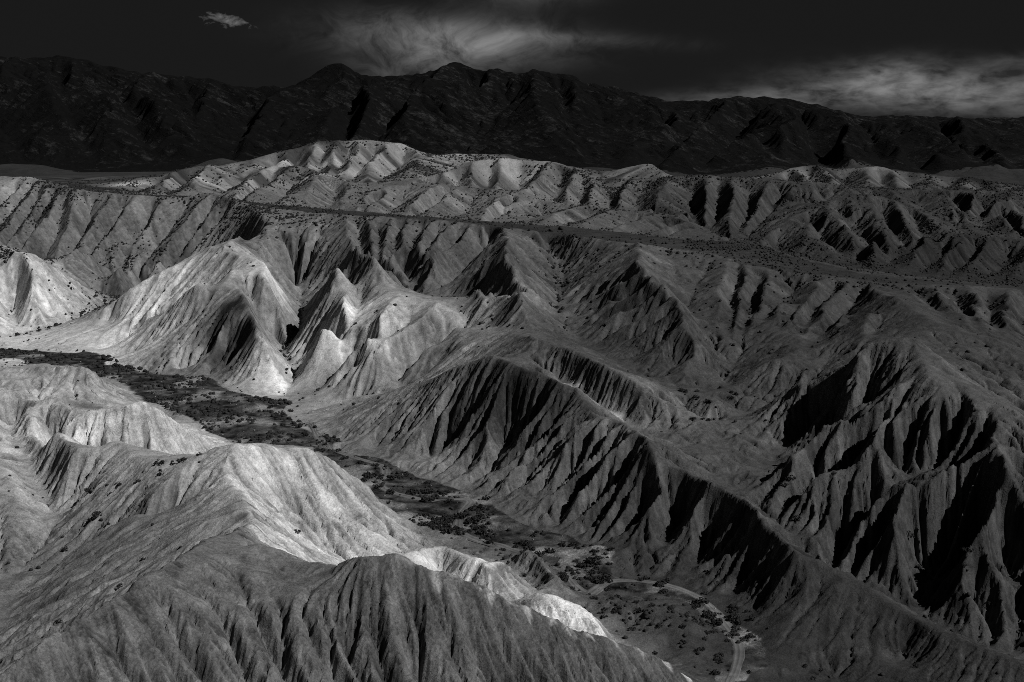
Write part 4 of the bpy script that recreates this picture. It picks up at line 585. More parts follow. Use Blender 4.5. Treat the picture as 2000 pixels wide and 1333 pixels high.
  [(65,496.9,43.7),(60.3,496.2,39.5),(55.5,495.5,36.5),(50.7,494.9,34.1),(44.4,493.9,31.7),(39.6,493.3,30.1),(34.9,492.6,28.4)],
  [(64.2,482.7,39),(62,481.8,36.9),(58.1,480.1,34),(54.2,478.5,31.9),(49,476.2,29.9),(45.1,474.6,28.8),(41.3,472.9,27.4)],
  [(65.5,465.4,34.2),(64.5,463.8,32.4),(62.7,460.9,30),(60.9,458.1,28.5),(58.5,454.2,27.3),(56.7,451.4,26.8),(54.8,448.5,26)],
  [(-4.7,639.3,57.5),(-8.5,642.8,53.5),(-12.2,646.1,50.8),(-15.8,649.4,48.8),(-20.7,653.8,46.9),(-24.3,657.2,45.7),(-27.9,660.5,44.3)],
  [(-6.2,608.9,53.1),(-8.7,610.8,50.6),(-13.1,613.9,47.2),(-17.5,617,44.5),(-23.3,621.2,41.6),(-27.7,624.3,39.8),(-32,627.5,37.8)],
  [(-3.9,588.8,52.8),(-8.1,591.6,47.5),(-12.4,594.3,43.8),(-16.6,597.1,41),(-22.3,600.8,38.2),(-26.5,603.6,36.4),(-30.7,606.4,34.4)],
  [(-2.7,568.4,49.6),(-5.3,571.6,45),(-8.1,575.1,41.5),(-10.9,578.6,39.1),(-14.6,583.3,36.7),(-17.4,586.8,35.4),(-20.2,590.3,33.7)],
  [(0.3,548.2,44.3),(-0.5,550.6,41.8),(-1.6,554.6,39.1),(-2.7,558.5,37.2),(-4.3,563.7,35.6),(-5.4,567.6,34.7),(-6.5,571.5,33.6)],
  [(-0.1,633.8,55.2),(2.2,634.2,53.4),(6.6,634.9,50.8),(10.9,635.7,48.8),(16.7,636.8,46.8),(21,637.5,45.6),(25.4,638.3,44.2)],
  [(-0.9,607.8,54.7),(2.4,608.7,51.4),(6.5,609.8,48.3),(10.5,610.9,45.8),(15.9,612.4,43.2),(19.9,613.5,41.4),(23.9,614.6,39.5)],
  [(-0.3,584.4,51.8),(2.6,585.4,48.5),(6.4,586.8,45.2),(10.2,588.1,42.6),(15.2,589.9,39.8),(19,591.2,38),(22.7,592.5,36)],
  [(1,563.1,48.3),(3.6,564.4,45.2),(7,566,42.1),(10.5,567.6,39.9),(15,569.8,37.6),(18.4,571.5,36.3),(21.9,573.1,34.7)],
  [(2.7,543.3,44.8),(5.2,544.7,41.5),(8.2,546.4,38.8),(11.2,548,37),(15.1,550.2,35.4),(18.1,551.8,34.4),(21,553.5,33.3)],
  [(107.3,586.9,48.5),(104,570.7,44.3),(100.5,553.5,41.1),(96.9,536.4,38.8),(92.2,513.4,36.5),(88.6,496.2,35.2),(85.1,479.1,33.6)],
  [(115,573.6,46.1),(112,561.7,43),(107.8,545.1,39.8),(103.6,528.5,37.5),(98,506.4,35.3),(93.8,489.8,33.9),(89.7,473.2,32.4)],
  [(132.3,565.8,45.8),(128.4,557.4,43.4),(123.4,546.3,41.2),(118.4,535.2,39.8),(111.7,520.5,38.7),(106.7,509.4,38.1),(101.6,498.3,37.3)],
  [(146.7,553.8,44.6),(142.8,545.9,42.8),(136.5,533.3,40.5),(130.3,520.6,38.8),(122,503.7,37.2),(115.8,491.1,36.2),(109.6,478.4,35.1)],
  [(156.5,545.2,44.4),(150.2,533.6,41.5),(142.7,519.8,39.1),(135.2,506.1,37.5),(125.2,487.7,36.1),(117.7,474,35.3),(110.2,460.2,34.4)],
  [(181.4,545.2,45.2),(179.3,532,43),(177.3,519.7,42.3),(175.3,507.4,42.2),(172.6,490.9,42.1),(170.6,478.6,42.1),(168.6,466.3,42)],
  [(195,540.4,42.7),(193.3,533,41.3),(190.1,519.7,39.9),(187,506.4,39.8),(182.8,488.7,39.7),(179.7,475.4,39.6),(176.6,462.1,39.5)],
  [(210.7,544.2,44.2),(206.2,530.1,41.5),(202,516.8,39.9),(197.7,503.4,39),(192,485.7,38.4),(187.8,472.3,38.1),(183.5,459,37.6)],
  [(226.6,539.7,42.7),(221.2,526.4,39.5),(215.6,512.8,37.6),(210,499.3,36.6),(202.6,481.2,36.2),(197,467.6,36.2),(191.5,454,35.9)],
  [(241.6,537.9,41.7),(235.3,524.5,38.7),(228.6,510.4,36.8),(221.9,496.2,35.7),(212.9,477.3,34.9),(206.2,463.1,34.7),(199.5,448.9,34.1)],
  [(252,535,40.8),(245.8,523.2,38.6),(238.1,508.7,36.7),(230.4,494.2,35.5),(220.1,474.8,34.4),(212.4,460.2,33.8),(204.7,445.7,33)],
  [(-90.9,732.6,57.1),(-89.2,721.5,52.4),(-87.2,708,48.3),(-85.2,694.6,45.4),(-82.6,676.7,42.5),(-80.6,663.3,40.7),(-78.6,649.9,38.7)],
  [(-78.1,724.5,57.1),(-77.4,713.3,53.5),(-76.4,698.2,49.7),(-75.3,683.1,46.9),(-74,663,43.9),(-73,647.9,42),(-71.9,632.8,39.9)],
  [(-66.2,723,58.2),(-66.3,706.7,52.4),(-66.5,690.5,48.7),(-66.6,674.2,46.1),(-66.7,652.6,43.7),(-66.9,636.4,42.4),(-67,620.2,40.8)],
  [(-51.9,716.6,58.1),(-53.5,699.3,52.5),(-55.1,682,48.8),(-56.6,664.7,46.4),(-58.7,641.6,44.3),(-60.3,624.3,43.2),(-61.9,607,41.7)],
  [(-40.7,705.2,57.1),(-43,693,52.6),(-45.8,678.8,48.8),(-48.5,664.6,46.1),(-52.2,645.6,43.3),(-55,631.4,41.7),(-57.7,617.1,39.7)],
  [(-28.8,696.6,57.3),(-32.9,686.7,51.1),(-36.9,676.9,46.9),(-41,667.1,43.8),(-46.4,654,40.8),(-50.4,644.2,39),(-54.5,634.3,36.9)]]
BENCH_FRONT = 94
FLOOR = [(-295.7,626.3),(-252.4,623.4),(-210.1,607.1),(-188.5,579.1),(-159.5,562.5),(-136.7,546.8),(-117,519.9),(-96.1,508.3),(-78.4,459.3),(-62,426),(-42.4,412.2),(-23.3,386.6),(-11.4,378.3),(0,357.9),(8.9,341.6),(21.4,328.3),(27.4,323.5),(29.8,308.1),(37.5,306.7),(49,295.1),(53.2,282.2),(54.2,270.8),(52.6,255.8),(49.3,244.6),(42.6,221.7),(38.7,221.7),(44.9,245.8),(46.6,255.8),(47.3,265.1),(46.8,276.7),(43.7,289.1),(37.6,296.8),(27.4,298.9),(19.3,294.1),(13.3,304.5),(12.7,323.5),(-2.1,328.3),(-10.2,335.9),(-20.3,339),(-27,346.1),(-38.2,368.9),(-50.4,390.5),(-64.5,418),(-73.3,428),(-89.3,434.9),(-103.6,440.6),(-118,460.9),(-134.4,485.6),(-153.3,508.3),(-184.3,543.6),(-215.5,566),(-239.4,590.2),(-281,594)]
TRACK = [(-80.6,473,1.4),(-76,459.3,1.4),(-73.5,449.4,1.4),(-66.4,430.7,1.2),(-55.6,418.6,1.2),(-46.7,410.9,1.2),(-42,404.7,1.2),(-44.7,392.8,1.2),(-39.5,381.8,1.1),(-24,371.1,1.1),(-12,371.1,1.1),(-14.8,361,1.1),(-16.3,351.4,1.1),(-14.9,343.6,1.1),(-10.3,339.1,1.1),(1.4,329.6,1),(12.3,314.9,1),(18.7,294.8,1),(21.7,301,1),(26.1,306.7,1),(34.8,306.7,1),(43.4,301,1),(48.9,291.4,1),(51.6,277.3,1),(52.2,265.4,1),(49.5,255.2,1),(46.2,245.8,1),(40.6,227.8,1)]
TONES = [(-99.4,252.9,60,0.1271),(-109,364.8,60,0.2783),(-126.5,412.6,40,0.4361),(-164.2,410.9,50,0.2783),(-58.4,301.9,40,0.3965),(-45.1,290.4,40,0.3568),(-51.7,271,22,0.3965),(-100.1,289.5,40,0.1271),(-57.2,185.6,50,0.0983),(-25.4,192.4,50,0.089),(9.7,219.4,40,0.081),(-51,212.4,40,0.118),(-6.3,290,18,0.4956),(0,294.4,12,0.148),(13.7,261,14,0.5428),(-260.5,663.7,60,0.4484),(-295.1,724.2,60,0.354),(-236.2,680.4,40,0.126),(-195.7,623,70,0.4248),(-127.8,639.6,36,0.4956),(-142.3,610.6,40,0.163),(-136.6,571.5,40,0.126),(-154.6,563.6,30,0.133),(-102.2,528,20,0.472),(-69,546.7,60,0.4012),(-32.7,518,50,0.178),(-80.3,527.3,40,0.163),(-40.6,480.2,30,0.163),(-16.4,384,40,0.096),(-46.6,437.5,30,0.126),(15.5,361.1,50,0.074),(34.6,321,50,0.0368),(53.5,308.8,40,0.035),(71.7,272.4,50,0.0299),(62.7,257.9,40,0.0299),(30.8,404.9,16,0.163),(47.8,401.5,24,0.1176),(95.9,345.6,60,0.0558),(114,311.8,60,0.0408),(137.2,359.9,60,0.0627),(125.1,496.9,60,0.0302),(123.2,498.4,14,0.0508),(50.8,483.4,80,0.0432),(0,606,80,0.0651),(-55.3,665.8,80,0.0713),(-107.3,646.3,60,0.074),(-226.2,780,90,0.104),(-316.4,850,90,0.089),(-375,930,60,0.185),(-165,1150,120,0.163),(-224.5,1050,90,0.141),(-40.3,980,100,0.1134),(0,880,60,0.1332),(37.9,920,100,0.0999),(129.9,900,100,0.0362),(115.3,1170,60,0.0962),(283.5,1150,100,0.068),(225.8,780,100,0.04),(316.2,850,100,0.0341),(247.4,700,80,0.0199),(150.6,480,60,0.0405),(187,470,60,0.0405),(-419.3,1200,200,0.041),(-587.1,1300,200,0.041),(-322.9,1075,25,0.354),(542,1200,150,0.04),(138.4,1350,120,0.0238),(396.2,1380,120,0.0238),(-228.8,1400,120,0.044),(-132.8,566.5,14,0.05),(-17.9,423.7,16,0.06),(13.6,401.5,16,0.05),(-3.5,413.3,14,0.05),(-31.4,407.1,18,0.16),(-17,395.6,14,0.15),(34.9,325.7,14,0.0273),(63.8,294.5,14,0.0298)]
VEG = [(30.5,278.7,16,0.9),(38.9,277.2,14,0.9),(40.8,264.8,12,0.7),(24.7,281.9,10,0.7),(5.4,311,14,0.4),(20.7,318,14,0.35),(-71.7,441.9,14,0.3),(0,340.5,14,0.3),(27.3,657.9,18,0.35),(-60.5,731.1,18,0.35),(80,643.1,18,0.35),(-131,792.9,16,0.3),(-99.4,252.9,60,0.02),(-93.9,311.8,50,0.03),(-126.5,412.6,40,0.002),(-164.2,410.9,50,0.002),(-101.4,293.5,40,0.06),(-58.4,301.9,50,0.0015),(-57.2,185.6,50,0),(-25.4,192.4,60,0),(9.7,219.4,40,0),(-6.3,290,20,0.01),(8,306.1,20,0.1),(13.7,261,14,0),(34,276.5,25,0.3),(-260.5,663.7,60,0.0768),(-236.2,680.4,40,0.2304),(-199.3,633.6,50,0.0307),(-127.8,639.6,36,0.0205),(-136.6,571.5,40,0.0102),(-153.7,559.4,30,0.03),(-69,546.7,60,0.0205),(-32.7,518,50,0.0205),(-74.5,487.4,40,0.02),(-16.4,384,40,0.006),(-46.6,437.5,30,0.03),(-55.2,430.5,25,0.05),(15.5,361.1,50,0.005),(34.6,321,50,0.003),(8.7,336.1,20,0.12),(53.5,308.8,40,0.002),(71.7,272.4,50,0.015),(62.7,257.9,40,0.02),(30.8,404.9,16,0.004),(69.9,410.9,30,0.16),(80.6,334.8,20,0.12),(105.2,301,25,0.1),(114.1,289.1,30,0.1),(95.9,345.6,60,0.003),(114,311.8,60,0.002),(137.2,359.9,60,0.02),(125.1,496.9,60,0.0768),(108.9,520.7,40,0.192),(50.8,483.4,80,0.0307),(23.4,589.9,30,0.384),(0,606,80,0.2059),(57.1,597.5,50,0.2746),(-55.3,665.8,80,0.2059),(-107.3,646.3,60,0.2059),(-117.9,712.5,50,0.6178),(-226.2,780,70,1.0445),(-177.6,780,60,1.0445),(-275,780,70,1.8802),(-316.4,850,90,1.8802),(-375,930,50,0.1741),(-165,1150,120,0.3917),(-224.5,1050,90,0.3482),(-40.3,980,100,0.4352),(0,880,60,0.3917),(37.9,920,100,0.4352),(129.9,900,100,0.5658),(115.3,1170,60,0.2262),(283.5,1150,100,0.2262),(225.8,780,100,0.6789),(316.2,850,100,0.6789),(247.4,700,80,0.5445),(106.3,640,50,0.7779),(147.2,610,50,0.7002),(0,690,40,0.3482),(150.6,480,60,0.0576),(187,470,60,0.0576),(-419.3,1200,200,0.0349),(-587.1,1300,200,0.0349),(138.4,1350,120,0.5658),(396.2,1380,120,0.5658),(-228.8,1400,120,0.4352),(0,1500,200,0.2611)]
SOFT = [(-99.4,252.9,60,0.45),(-93.9,311.8,50,0.35),(-91.1,280.2,40,0.3),(-126.5,412.6,40,1.3),(-164.2,410.9,50,1.4),(-199.2,523.2,25,1.1),(-130,321.6,30,1),(-58.4,301.9,40,0.55),(-45.1,290.4,40,0.6),(-57.2,185.6,50,0.7),(-25.4,192.4,60,0.8),(9.7,219.4,40,1),(-6.3,290,20,0.4),(13.7,261,14,0.3),(-260.5,663.7,60,0.35),(-199.3,633.6,50,0.25),(-161.9,597.5,50,0.3),(-127.8,639.6,36,0.35),(-136.6,571.5,30,1),(-153.7,559.4,30,0.5),(-69,546.7,60,0.28),(-32.7,518,50,0.28),(-74.5,487.4,40,0.45),(-16.4,384,40,1.3),(-46.6,437.5,30,0.7),(15.5,361.1,50,1.6),(34.6,321,50,1.8),(53.5,308.8,40,2),(71.7,272.4,50,0.5),(62.7,257.9,40,0.3),(30.8,404.9,16,0.7),(95.9,345.6,60,1.9),(114,311.8,60,2.1),(137.2,359.9,50,0.3),(193.1,484.5,50,0.3),(125.1,496.9,60,0.6),(108.9,520.7,40,0.8),(50.8,483.4,80,0.8),(0,606,80,0.7),(-55.3,665.8,80,0.8),(-107.3,646.3,60,0.5),(-226.2,780,70,0.3),(-316.4,850,90,0.3),(-177.6,780,50,0.35),(-66.2,800,120,0.6),(106.3,640,60,0.5),(216.5,650,100,0.6),(225.8,780,100,0.8)]
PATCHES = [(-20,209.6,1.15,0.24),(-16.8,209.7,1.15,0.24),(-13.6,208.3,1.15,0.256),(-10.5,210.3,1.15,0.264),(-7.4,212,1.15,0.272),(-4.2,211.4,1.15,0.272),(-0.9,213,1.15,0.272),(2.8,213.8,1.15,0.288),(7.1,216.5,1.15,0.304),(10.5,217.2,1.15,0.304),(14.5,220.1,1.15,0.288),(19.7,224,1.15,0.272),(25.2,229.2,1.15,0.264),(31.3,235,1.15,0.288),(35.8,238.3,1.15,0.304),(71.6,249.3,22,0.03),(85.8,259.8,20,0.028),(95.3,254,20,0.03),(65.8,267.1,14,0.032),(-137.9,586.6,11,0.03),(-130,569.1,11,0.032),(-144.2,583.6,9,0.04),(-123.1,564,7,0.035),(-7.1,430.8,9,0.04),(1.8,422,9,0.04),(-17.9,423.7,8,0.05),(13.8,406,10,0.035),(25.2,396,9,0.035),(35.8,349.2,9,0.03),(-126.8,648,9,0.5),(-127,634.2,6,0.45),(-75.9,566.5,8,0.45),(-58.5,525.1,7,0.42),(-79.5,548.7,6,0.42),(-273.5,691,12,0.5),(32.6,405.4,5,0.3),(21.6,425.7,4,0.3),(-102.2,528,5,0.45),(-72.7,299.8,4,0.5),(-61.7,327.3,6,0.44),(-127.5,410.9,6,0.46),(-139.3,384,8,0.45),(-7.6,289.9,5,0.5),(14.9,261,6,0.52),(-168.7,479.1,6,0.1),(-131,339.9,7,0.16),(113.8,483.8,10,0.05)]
BUSHLINES = [[(-258.5,613),(-240.3,605.9),(-219.2,596.7),(-199,585.2)],[(-204.5,598),(-185.2,576.6),(-163.8,561.2),(-146.4,553.3),(-135.4,546.6)],[(-195.3,589),(-175.7,561.2),(-154.5,544.4)],[(-147.5,510.9),(-124.1,486.2),(-106,469.3)],[(-149.4,525.7),(-135.5,506.1),(-116.2,496.9)],[(-96.1,496.9),(-82.6,466.9),(-77.6,454.3),(-83.2,442.4),(-86.8,446.8)],[(-65.9,427.3),(-53.4,415.4),(-46.2,398.6)],[(-52.1,404.7),(-44.4,389.9),(-33.2,385.4),(-23,380.9),(-12.1,374.5)],[(-48.8,398.6),(-46.1,389.9),(-39.8,385.4)],[(-12.9,363.5),(-8,357.6),(-9.2,343.6),(-11.3,346.7)],[(-10.8,358.5),(-6.8,349)],[(-17.7,340),(-8.7,333.5),(-2.9,330.6),(4.3,333.7)],[(0,335.4),(8.5,324.9),(13.9,319)],[(14.5,301),(18.6,305.2),(23.6,308.9)],[(50.7,293.4),(54.2,280.6),(54.9,267.9)],[(53.9,285.9),(55.6,273.7),(55.1,266)],[(41.2,263.7),(45.2,262.6),(47.6,257.8),(45.1,251.9)],[(43,259.9),(45.3,256.3)],[(25.5,308.1),(35.1,309.6),(43.8,303.8)],[(59.9,427.4),(68.7,414.7),(77.6,425.5)],[(61.6,419.7),(69.5,408.1)],[(57.3,395.1),(68.9,394)],[(-107.5,622.3),(-112.3,588.1),(-99.8,562),(-100.1,536.9)],[(-275.2,654.1),(-262.6,664.3),(-251.6,689.2),(-245.9,734),(-239.2,752.3)],[(-251.3,705),(-243.8,741.9),(-237.1,745.8)],[(26.9,705),(25.7,628.9),(21.5,570.5),(22.3,531)],[(22,660.9),(22.2,604.7)],[(81.1,336.4),(71.3,330.9),(76.5,327.9)],[(108,314.1),(105.2,301),(114.2,296.6)],[(110.2,292.4),(115.3,285.6),(121.5,282.1)],[(-114.3,325.1),(-104,314.4),(-94.2,313.4),(-86.4,314.8)],[(-97.6,315.8),(-89.4,316.1),(-81.3,316.5)],[(-118.1,299.2),(-114.2,303.5),(-105.9,306.9)],[(-49.5,293.6),(-46.4,306.2),(-43.1,311.2)]]
PLACES = [(1380, 1270, 60, 50, 'in the thicket by the lower track'), (1450, 1200, 50, 50, 'below the black cliff by the lower track'), (1250, 1180, 90, 40, 'on the mound inside the lower track bend'), (1420, 1330, 40, 30, 'by the track at the bottom edge'), (1180, 1135, 50, 25, 'where the track leaves the cliff'), (950, 1020, 40, 40, 'just right of the hairpin in the track'), (850, 1000, 50, 30, 'on the flat left of the track hairpin'), (1030, 1070, 60, 30, 'between the hairpin and the small pale knolls'), (1060, 1110, 60, 30, 'on the small grey knoll below the hairpin'), (740, 930, 50, 30, 'at the narrows by the pale dome'), (660, 890, 50, 25, 'at the foot of the ribbed central ridge'), (580, 850, 50, 30, 'by the track at the canyon junction'), (450, 830, 80, 35, 'on the wide dark flat of the canyon'), (400, 770, 80, 25, 'on the cut bank below the dark cone hill'), (280, 740, 80, 25, 'in the line below the dark cone hill'), (120, 710, 100, 25, 'in the far left arm of the canyon'), (250, 950, 120, 80, 'on the grey slope behind the foreground crest'), (100, 1120, 120, 80, 'on the long gully slope at the left'), (640, 1030, 80, 40, 'in the hollow of the pale foreground dome'), (1400, 810, 70, 60, 'in the side canyon behind the ridge'), (1560, 960, 80, 60, 'on the fan under the dark right hill'), (1800, 1180, 120, 80, 'in the wash behind the lower right ridge'), (1900, 1220, 100, 60, 'in the wash at the right edge'), (1650, 1250, 120, 90, 'on the dark lower right slope'), (170, 590, 100, 60, 'beside the gully of the left hill'), (1900, 800, 150, 120, 'on the high slope at the right edge'), (1100, 560, 80, 80, 'in the central side valley'), (1500, 600, 120, 80, 'in the amphitheatre below the bench'), (800, 750, 150, 80, 'on the ribbed pale slopes in the centre')]


# ------------------------------------------------------------------ numeric terrain
def _hash(ix, iy, seed):
    h = (ix.astype(np.int64) * 374761393 + iy.astype(np.int64) * 668265263 + seed * 1442695041) & 0xffffffff
    h = ((h ^ (h >> 13)) * 1274126177) & 0xffffffff
    return ((h ^ (h >> 16)) & 0xffff).astype(np.float32) / 65535.0
def vnoise(x, y, scale, seed):
    x = x / scale; y = y / scale
    ix = np.floor(x); iy = np.floor(y); fx = (x - ix).astype(np.float32); fy = (y - iy).astype(np.float32)
    fx = fx * fx * (3 - 2 * fx); fy = fy * fy * (3 - 2 * fy)
    a = _hash(ix, iy, seed); b = _hash(ix + 1, iy, seed); c = _hash(ix, iy + 1, seed); d = _hash(ix + 1, iy + 1, seed)
    return (a + (b - a) * fx) * (1 - fy) + (c + (d - c) * fx) * fy - .5
def fbm(x, y, scale, seed, octaves=4, gain=.5):
    s = 0; a = 1.0
    for i in range(octaves):
        s = s + a * vnoise(x + 17.3 * i, y - 9.1 * i, scale, seed + i); a *= gain; scale *= .5
    return s
def inside(poly, X, Y):
    r = np.zeros(X.shape, bool); n = len(poly); j = n - 1
    for i in range(n):
        xi, yi = poly[i]; xj, yj = poly[j]
        if yi != yj:
            c = ((yi > Y) != (yj > Y)) & (X < (xj - xi) * (Y - yi) / (yj - yi) + xi)
            r ^= c
        j = i
    return r

def on_floor(X, Y):
    return inside(FLOOR, X + 11 * fbm(X, Y, 30, 91, 4), Y + 11 * fbm(X, Y, 30, 95, 4))
class Grid:
    def __init__(s, x0, x1, y0, y1, cell):
        s.x0, s.y0, s.cell = x0, y0, cell
        s.nx = int(round((x1 - x0) / cell)) + 1; s.ny = int(round((y1 - y0) / cell)) + 1
        s.x1 = x0 + (s.nx - 1) * cell; s.y1 = y0 + (s.ny - 1) * cell
        s.xs = x0 + cell * np.arange(s.nx); s.ys = y0 + cell * np.arange(s.ny)
        s.h = None
    def mesh(s): return np.meshgrid(s.xs, s.ys)
    def sample(s, X, Y, f=None):
        f = s.h if f is None else f
        u = np.clip((X - s.x0) / s.cell, 0, s.nx - 1.001); v = np.clip((Y - s.y0) / s.cell, 0, s.ny - 1.001)
        i = u.astype(np.int32); j = v.astype(np.int32); a = (u - i).astype(np.float32); b = (v - j).astype(np.float32)
        k = j * s.nx + i; g = f.ravel()
        return (g[k] * (1 - a) + g[k + 1] * a) * (1 - b) + (g[k + s.nx] * (1 - a) + g[k + s.nx + 1] * a) * b

def dense(pts, step):
    out = []
    for p, q in zip(pts[:-1], pts[1:]):
        d = math.hypot(q[0] - p[0], q[1] - p[1]); n = max(1, int(d / step))
        t = np.arange(n)[:, None] / n
        out.append(np.array(p)[None] * (1 - t) + np.array(q)[None] * t)
    out.append(np.array(pts[-1])[None])
    return np.concatenate(out)
LINES = [dense(p, 1.2) for p in RIDGES] + [dense(p, 1.2) for p in VALLEYS]
PTS = np.concatenate(LINES)
PTS = PTS + np.stack([fbm(PTS[:, 0], PTS[:, 1], 26, 5, 3) * 3 * np.clip(PTS[:, 1] / 600, .5, 4), fbm(PTS[:, 0], PTS[:, 1], 26, 6, 3) * 3 * np.clip(PTS[:, 1] / 600, .5, 4), 0 * PTS[:, 0]], 1) * (PTS[:, 2:3] > 4)

def solve(g, init, iters, fixed_edge):
    """membrane through the surveyed lines"""
    h = init.astype(np.float32).copy()
    i = np.round((PTS[:, 0] - g.x0) / g.cell).astype(int); j = np.round((PTS[:, 1] - g.y0) / g.cell).astype(int)
    ok = (i >= 0) & (i < g.nx) & (j >= 0) & (j < g.ny)
    k = j[ok] * g.nx + i[ok]
    cnt = np.bincount(k, minlength=g.nx * g.ny); sm = np.bincount(k, weights=PTS[ok, 2], minlength=g.nx * g.ny)
    mask = (cnt > 0).reshape(h.shape); val = (sm / np.maximum(cnt, 1)).reshape(h.shape).astype(np.float32)
    X, Y = g.mesh()
    fl = on_floor(X, Y)
    if g.cell > 4: fl &= False
    val = np.where(fl, 1.1 + .5 * fbm(X, Y, 14, 3, 3) + 1.3 * np.clip((fbm(X, Y, 30, 7, 3) - .02) * 9, 0, 1) + np.clip((Y - 300) / 160, -.5, 2), val).astype(np.float32); mask |= fl
    h[mask] = val[mask]
    for _ in range(iters):
        p = np.pad(h, 1, mode='edge')
        n = .25 * (p[:-2, 1:-1] + p[2:, 1:-1] + p[1:-1, :-2] + p[1:-1, 2:])
        if fixed_edge:
            n[0] = h[0]; n[-1] = h[-1]; n[:, 0] = h[:, 0]; n[:, -1] = h[:, -1]
        n[mask] = val[mask]; h = n
    g.h = h; g.mask = mask
    return g

def erode(g, K, iters, erod=None, m=.5, talus=1.1, base=None, jitter=.25, seed=1, smooth=.12, cap=6000.0):
    rng = np.random.default_rng(seed)
    ny, nx = g.h.shape; n = nx * ny; h = g.h.astype(np.float32).ravel().copy()
    fixed = np.zeros((ny, nx), bool); fixed[0] = fixed[-1] = True; fixed[:, 0] = fixed[:, -1] = True
    if base is not None: fixed |= base
    fixed = fixed.ravel()
    offs = [(-1, -1), (-1, 0), (-1, 1), (0, -1), (0, 1), (1, -1), (1, 0), (1, 1)]
    er = np.ones(n, np.float32) if erod is None else erod.ravel().astype(np.float32)
    ids = np.arange(n, dtype=np.int32)
    for it in range(iters):
        h2 = h.reshape(ny, nx); best = np.zeros((ny, nx), np.float32); rec = ids.reshape(ny, nx).copy()
        P = np.pad(h2, 1, mode='edge'); jit = rng.random((ny, nx), dtype=np.float32)
        for q, (dj, di) in enumerate(offs):
            s = (h2 - P[1 + dj:1 + dj + ny, 1 + di:1 + di + nx])
            rq = np.modf(jit * (7.3 + 13.7 * q))[0]
            s = s * (1 + jitter * rq) if di == 0 or dj == 0 else s / (2 - np.modf(rq * 91.7)[0]) * (1 + jitter * rq)
            b = s > best
            best = np.where(b, s, best); rec = np.where(b, ids.reshape(ny, nx) + dj * nx + di, rec)
        rec = rec.ravel(); rec[fixed] = ids[fixed]
        depth = (rec != ids).astype(np.int32); ptr = rec.copy()
        for _ in range(14):
            if not depth[ptr].any(): break
            depth = depth + depth[ptr]; ptr = ptr[ptr]
        order = np.argsort(depth.astype(np.int16), kind='stable').astype(np.int32)
        cuts = np.searchsorted(depth[order], np.arange(depth.max() + 2))
        A = np.full(n, g.cell ** 2, np.float32)
        for d in range(len(cuts) - 2, 0, -1):
            c = order[cuts[d]:cuts[d + 1]]
            np.add.at(A, rec[c], A[c])
        k = K * er * np.minimum(A, cap) ** m / g.cell
        for d in range(1, len(cuts) - 1):
            c = order[cuts[d]:cuts[d + 1]]; r = rec[c]
            hr = h[r]
            new = (h[c] + k[c] * hr) / (1 + k[c])
            h[c] = np.where(h[c] > hr, new, h[c])
        # loose soil slides off walls that are too steep, and creeps a little
        h2 = h.reshape(ny, nx)
        P = np.pad(h2, 1, mode='edge')
        lo = np.minimum(np.minimum(P[:-2, 1:-1], P[2:, 1:-1]), np.minimum(P[1:-1, :-2], P[1:-1, 2:]))
        ex = np.maximum(h2 - lo - talus * g.cell, 0)
        h2 = h2 - .5 * ex
        P = np.pad(h2, 1, mode='edge')
        av = .25 * (P[:-2, 1:-1] + P[2:, 1:-1] + P[1:-1, :-2] + P[1:-1, 2:])
        h2 = h2 + smooth * (av - h2)
        h = np.where(fixed, h, h2.ravel())
    g.h = h.reshape(ny, nx); g.A = A.reshape(ny, nx)
    return g

def slope_of(g):
    gy, gx = np.gradient(g.h, g.cell)
    return gx, gy
def streaks(g, noise, steps, smooth_iters=14, f=None):
    """noise dragged down the fall line (line integral)"""
    h = g.h.copy()
    for _ in range(smooth_iters):
        P = np.pad(h, 1, mode='edge'); h = .5 * h + .125 * (P[:-2, 1:-1] + P[2:, 1:-1] + P[1:-1, :-2] + P[1:-1, 2:])
    gy, gx = np.gradient(h, g.cell); L = np.sqrt(gx * gx + gy * gy) + 1e-4
    dx = (gx / L).astype(np.float32).ravel(); dy = (gy / L).astype(np.float32).ravel()
    J, I = np.meshgrid(np.arange(g.ny, dtype=np.float32), np.arange(g.nx, dtype=np.float32), indexing='ij')
    acc = noise.ravel().astype(np.float32).copy(); nz = noise.ravel()
    for sgn in (-1, 1):
        u = I.ravel().copy(); v = J.ravel().copy()
        for _ in range(steps):
            k = np.clip(np.rint(v), 0, g.ny - 1).astype(np.int32) * g.nx + np.clip(np.rint(u), 0, g.nx - 1).astype(np.int32)
            u += sgn * dx[k]; v += sgn * dy[k]
            k = np.clip(np.rint(v), 0, g.ny - 1).astype(np.int32) * g.nx + np.clip(np.rint(u), 0, g.nx - 1).astype(np.int32)
            acc += nz[k]
    acc = acc.reshape(g.ny, g.nx)
    return (acc - acc.mean()) / (acc.std() + 1e-6)

def ledges(X, Y, h, soft):
    """harder beds stand proud on the rocky faces"""
    t = (h + .16 * X + .1 * Y + 1.2 * fbm(X, Y, 30, 131, 2)) / 1.9
    return np.clip(soft - .9, 0, .6) * (.55 * np.clip(2.2 * np.sin(6.283 * t) - 1.0, 0, 1) + .5 * fbm(X, Y, 1.6, 135, 2))
def incision(g, a0, a1):
    """thin channels where water gathers"""
    return np.clip(np.log(np.maximum(g.A, a0) / a0) / math.log(a1 / a0), 0, 1) ** .8

def field(table, X, Y):
    num = np.zeros(X.shape, np.float32); den = np.full(X.shape, 1e-6, np.float32)
    for x, y, rad, t in table:
        w = 1.0 / (((X - x) ** 2 + (Y - y) ** 2) / (rad * rad) + .12) ** 2
        num += (w * t).astype(np.float32); den += w.astype(np.float32)
    return num / den

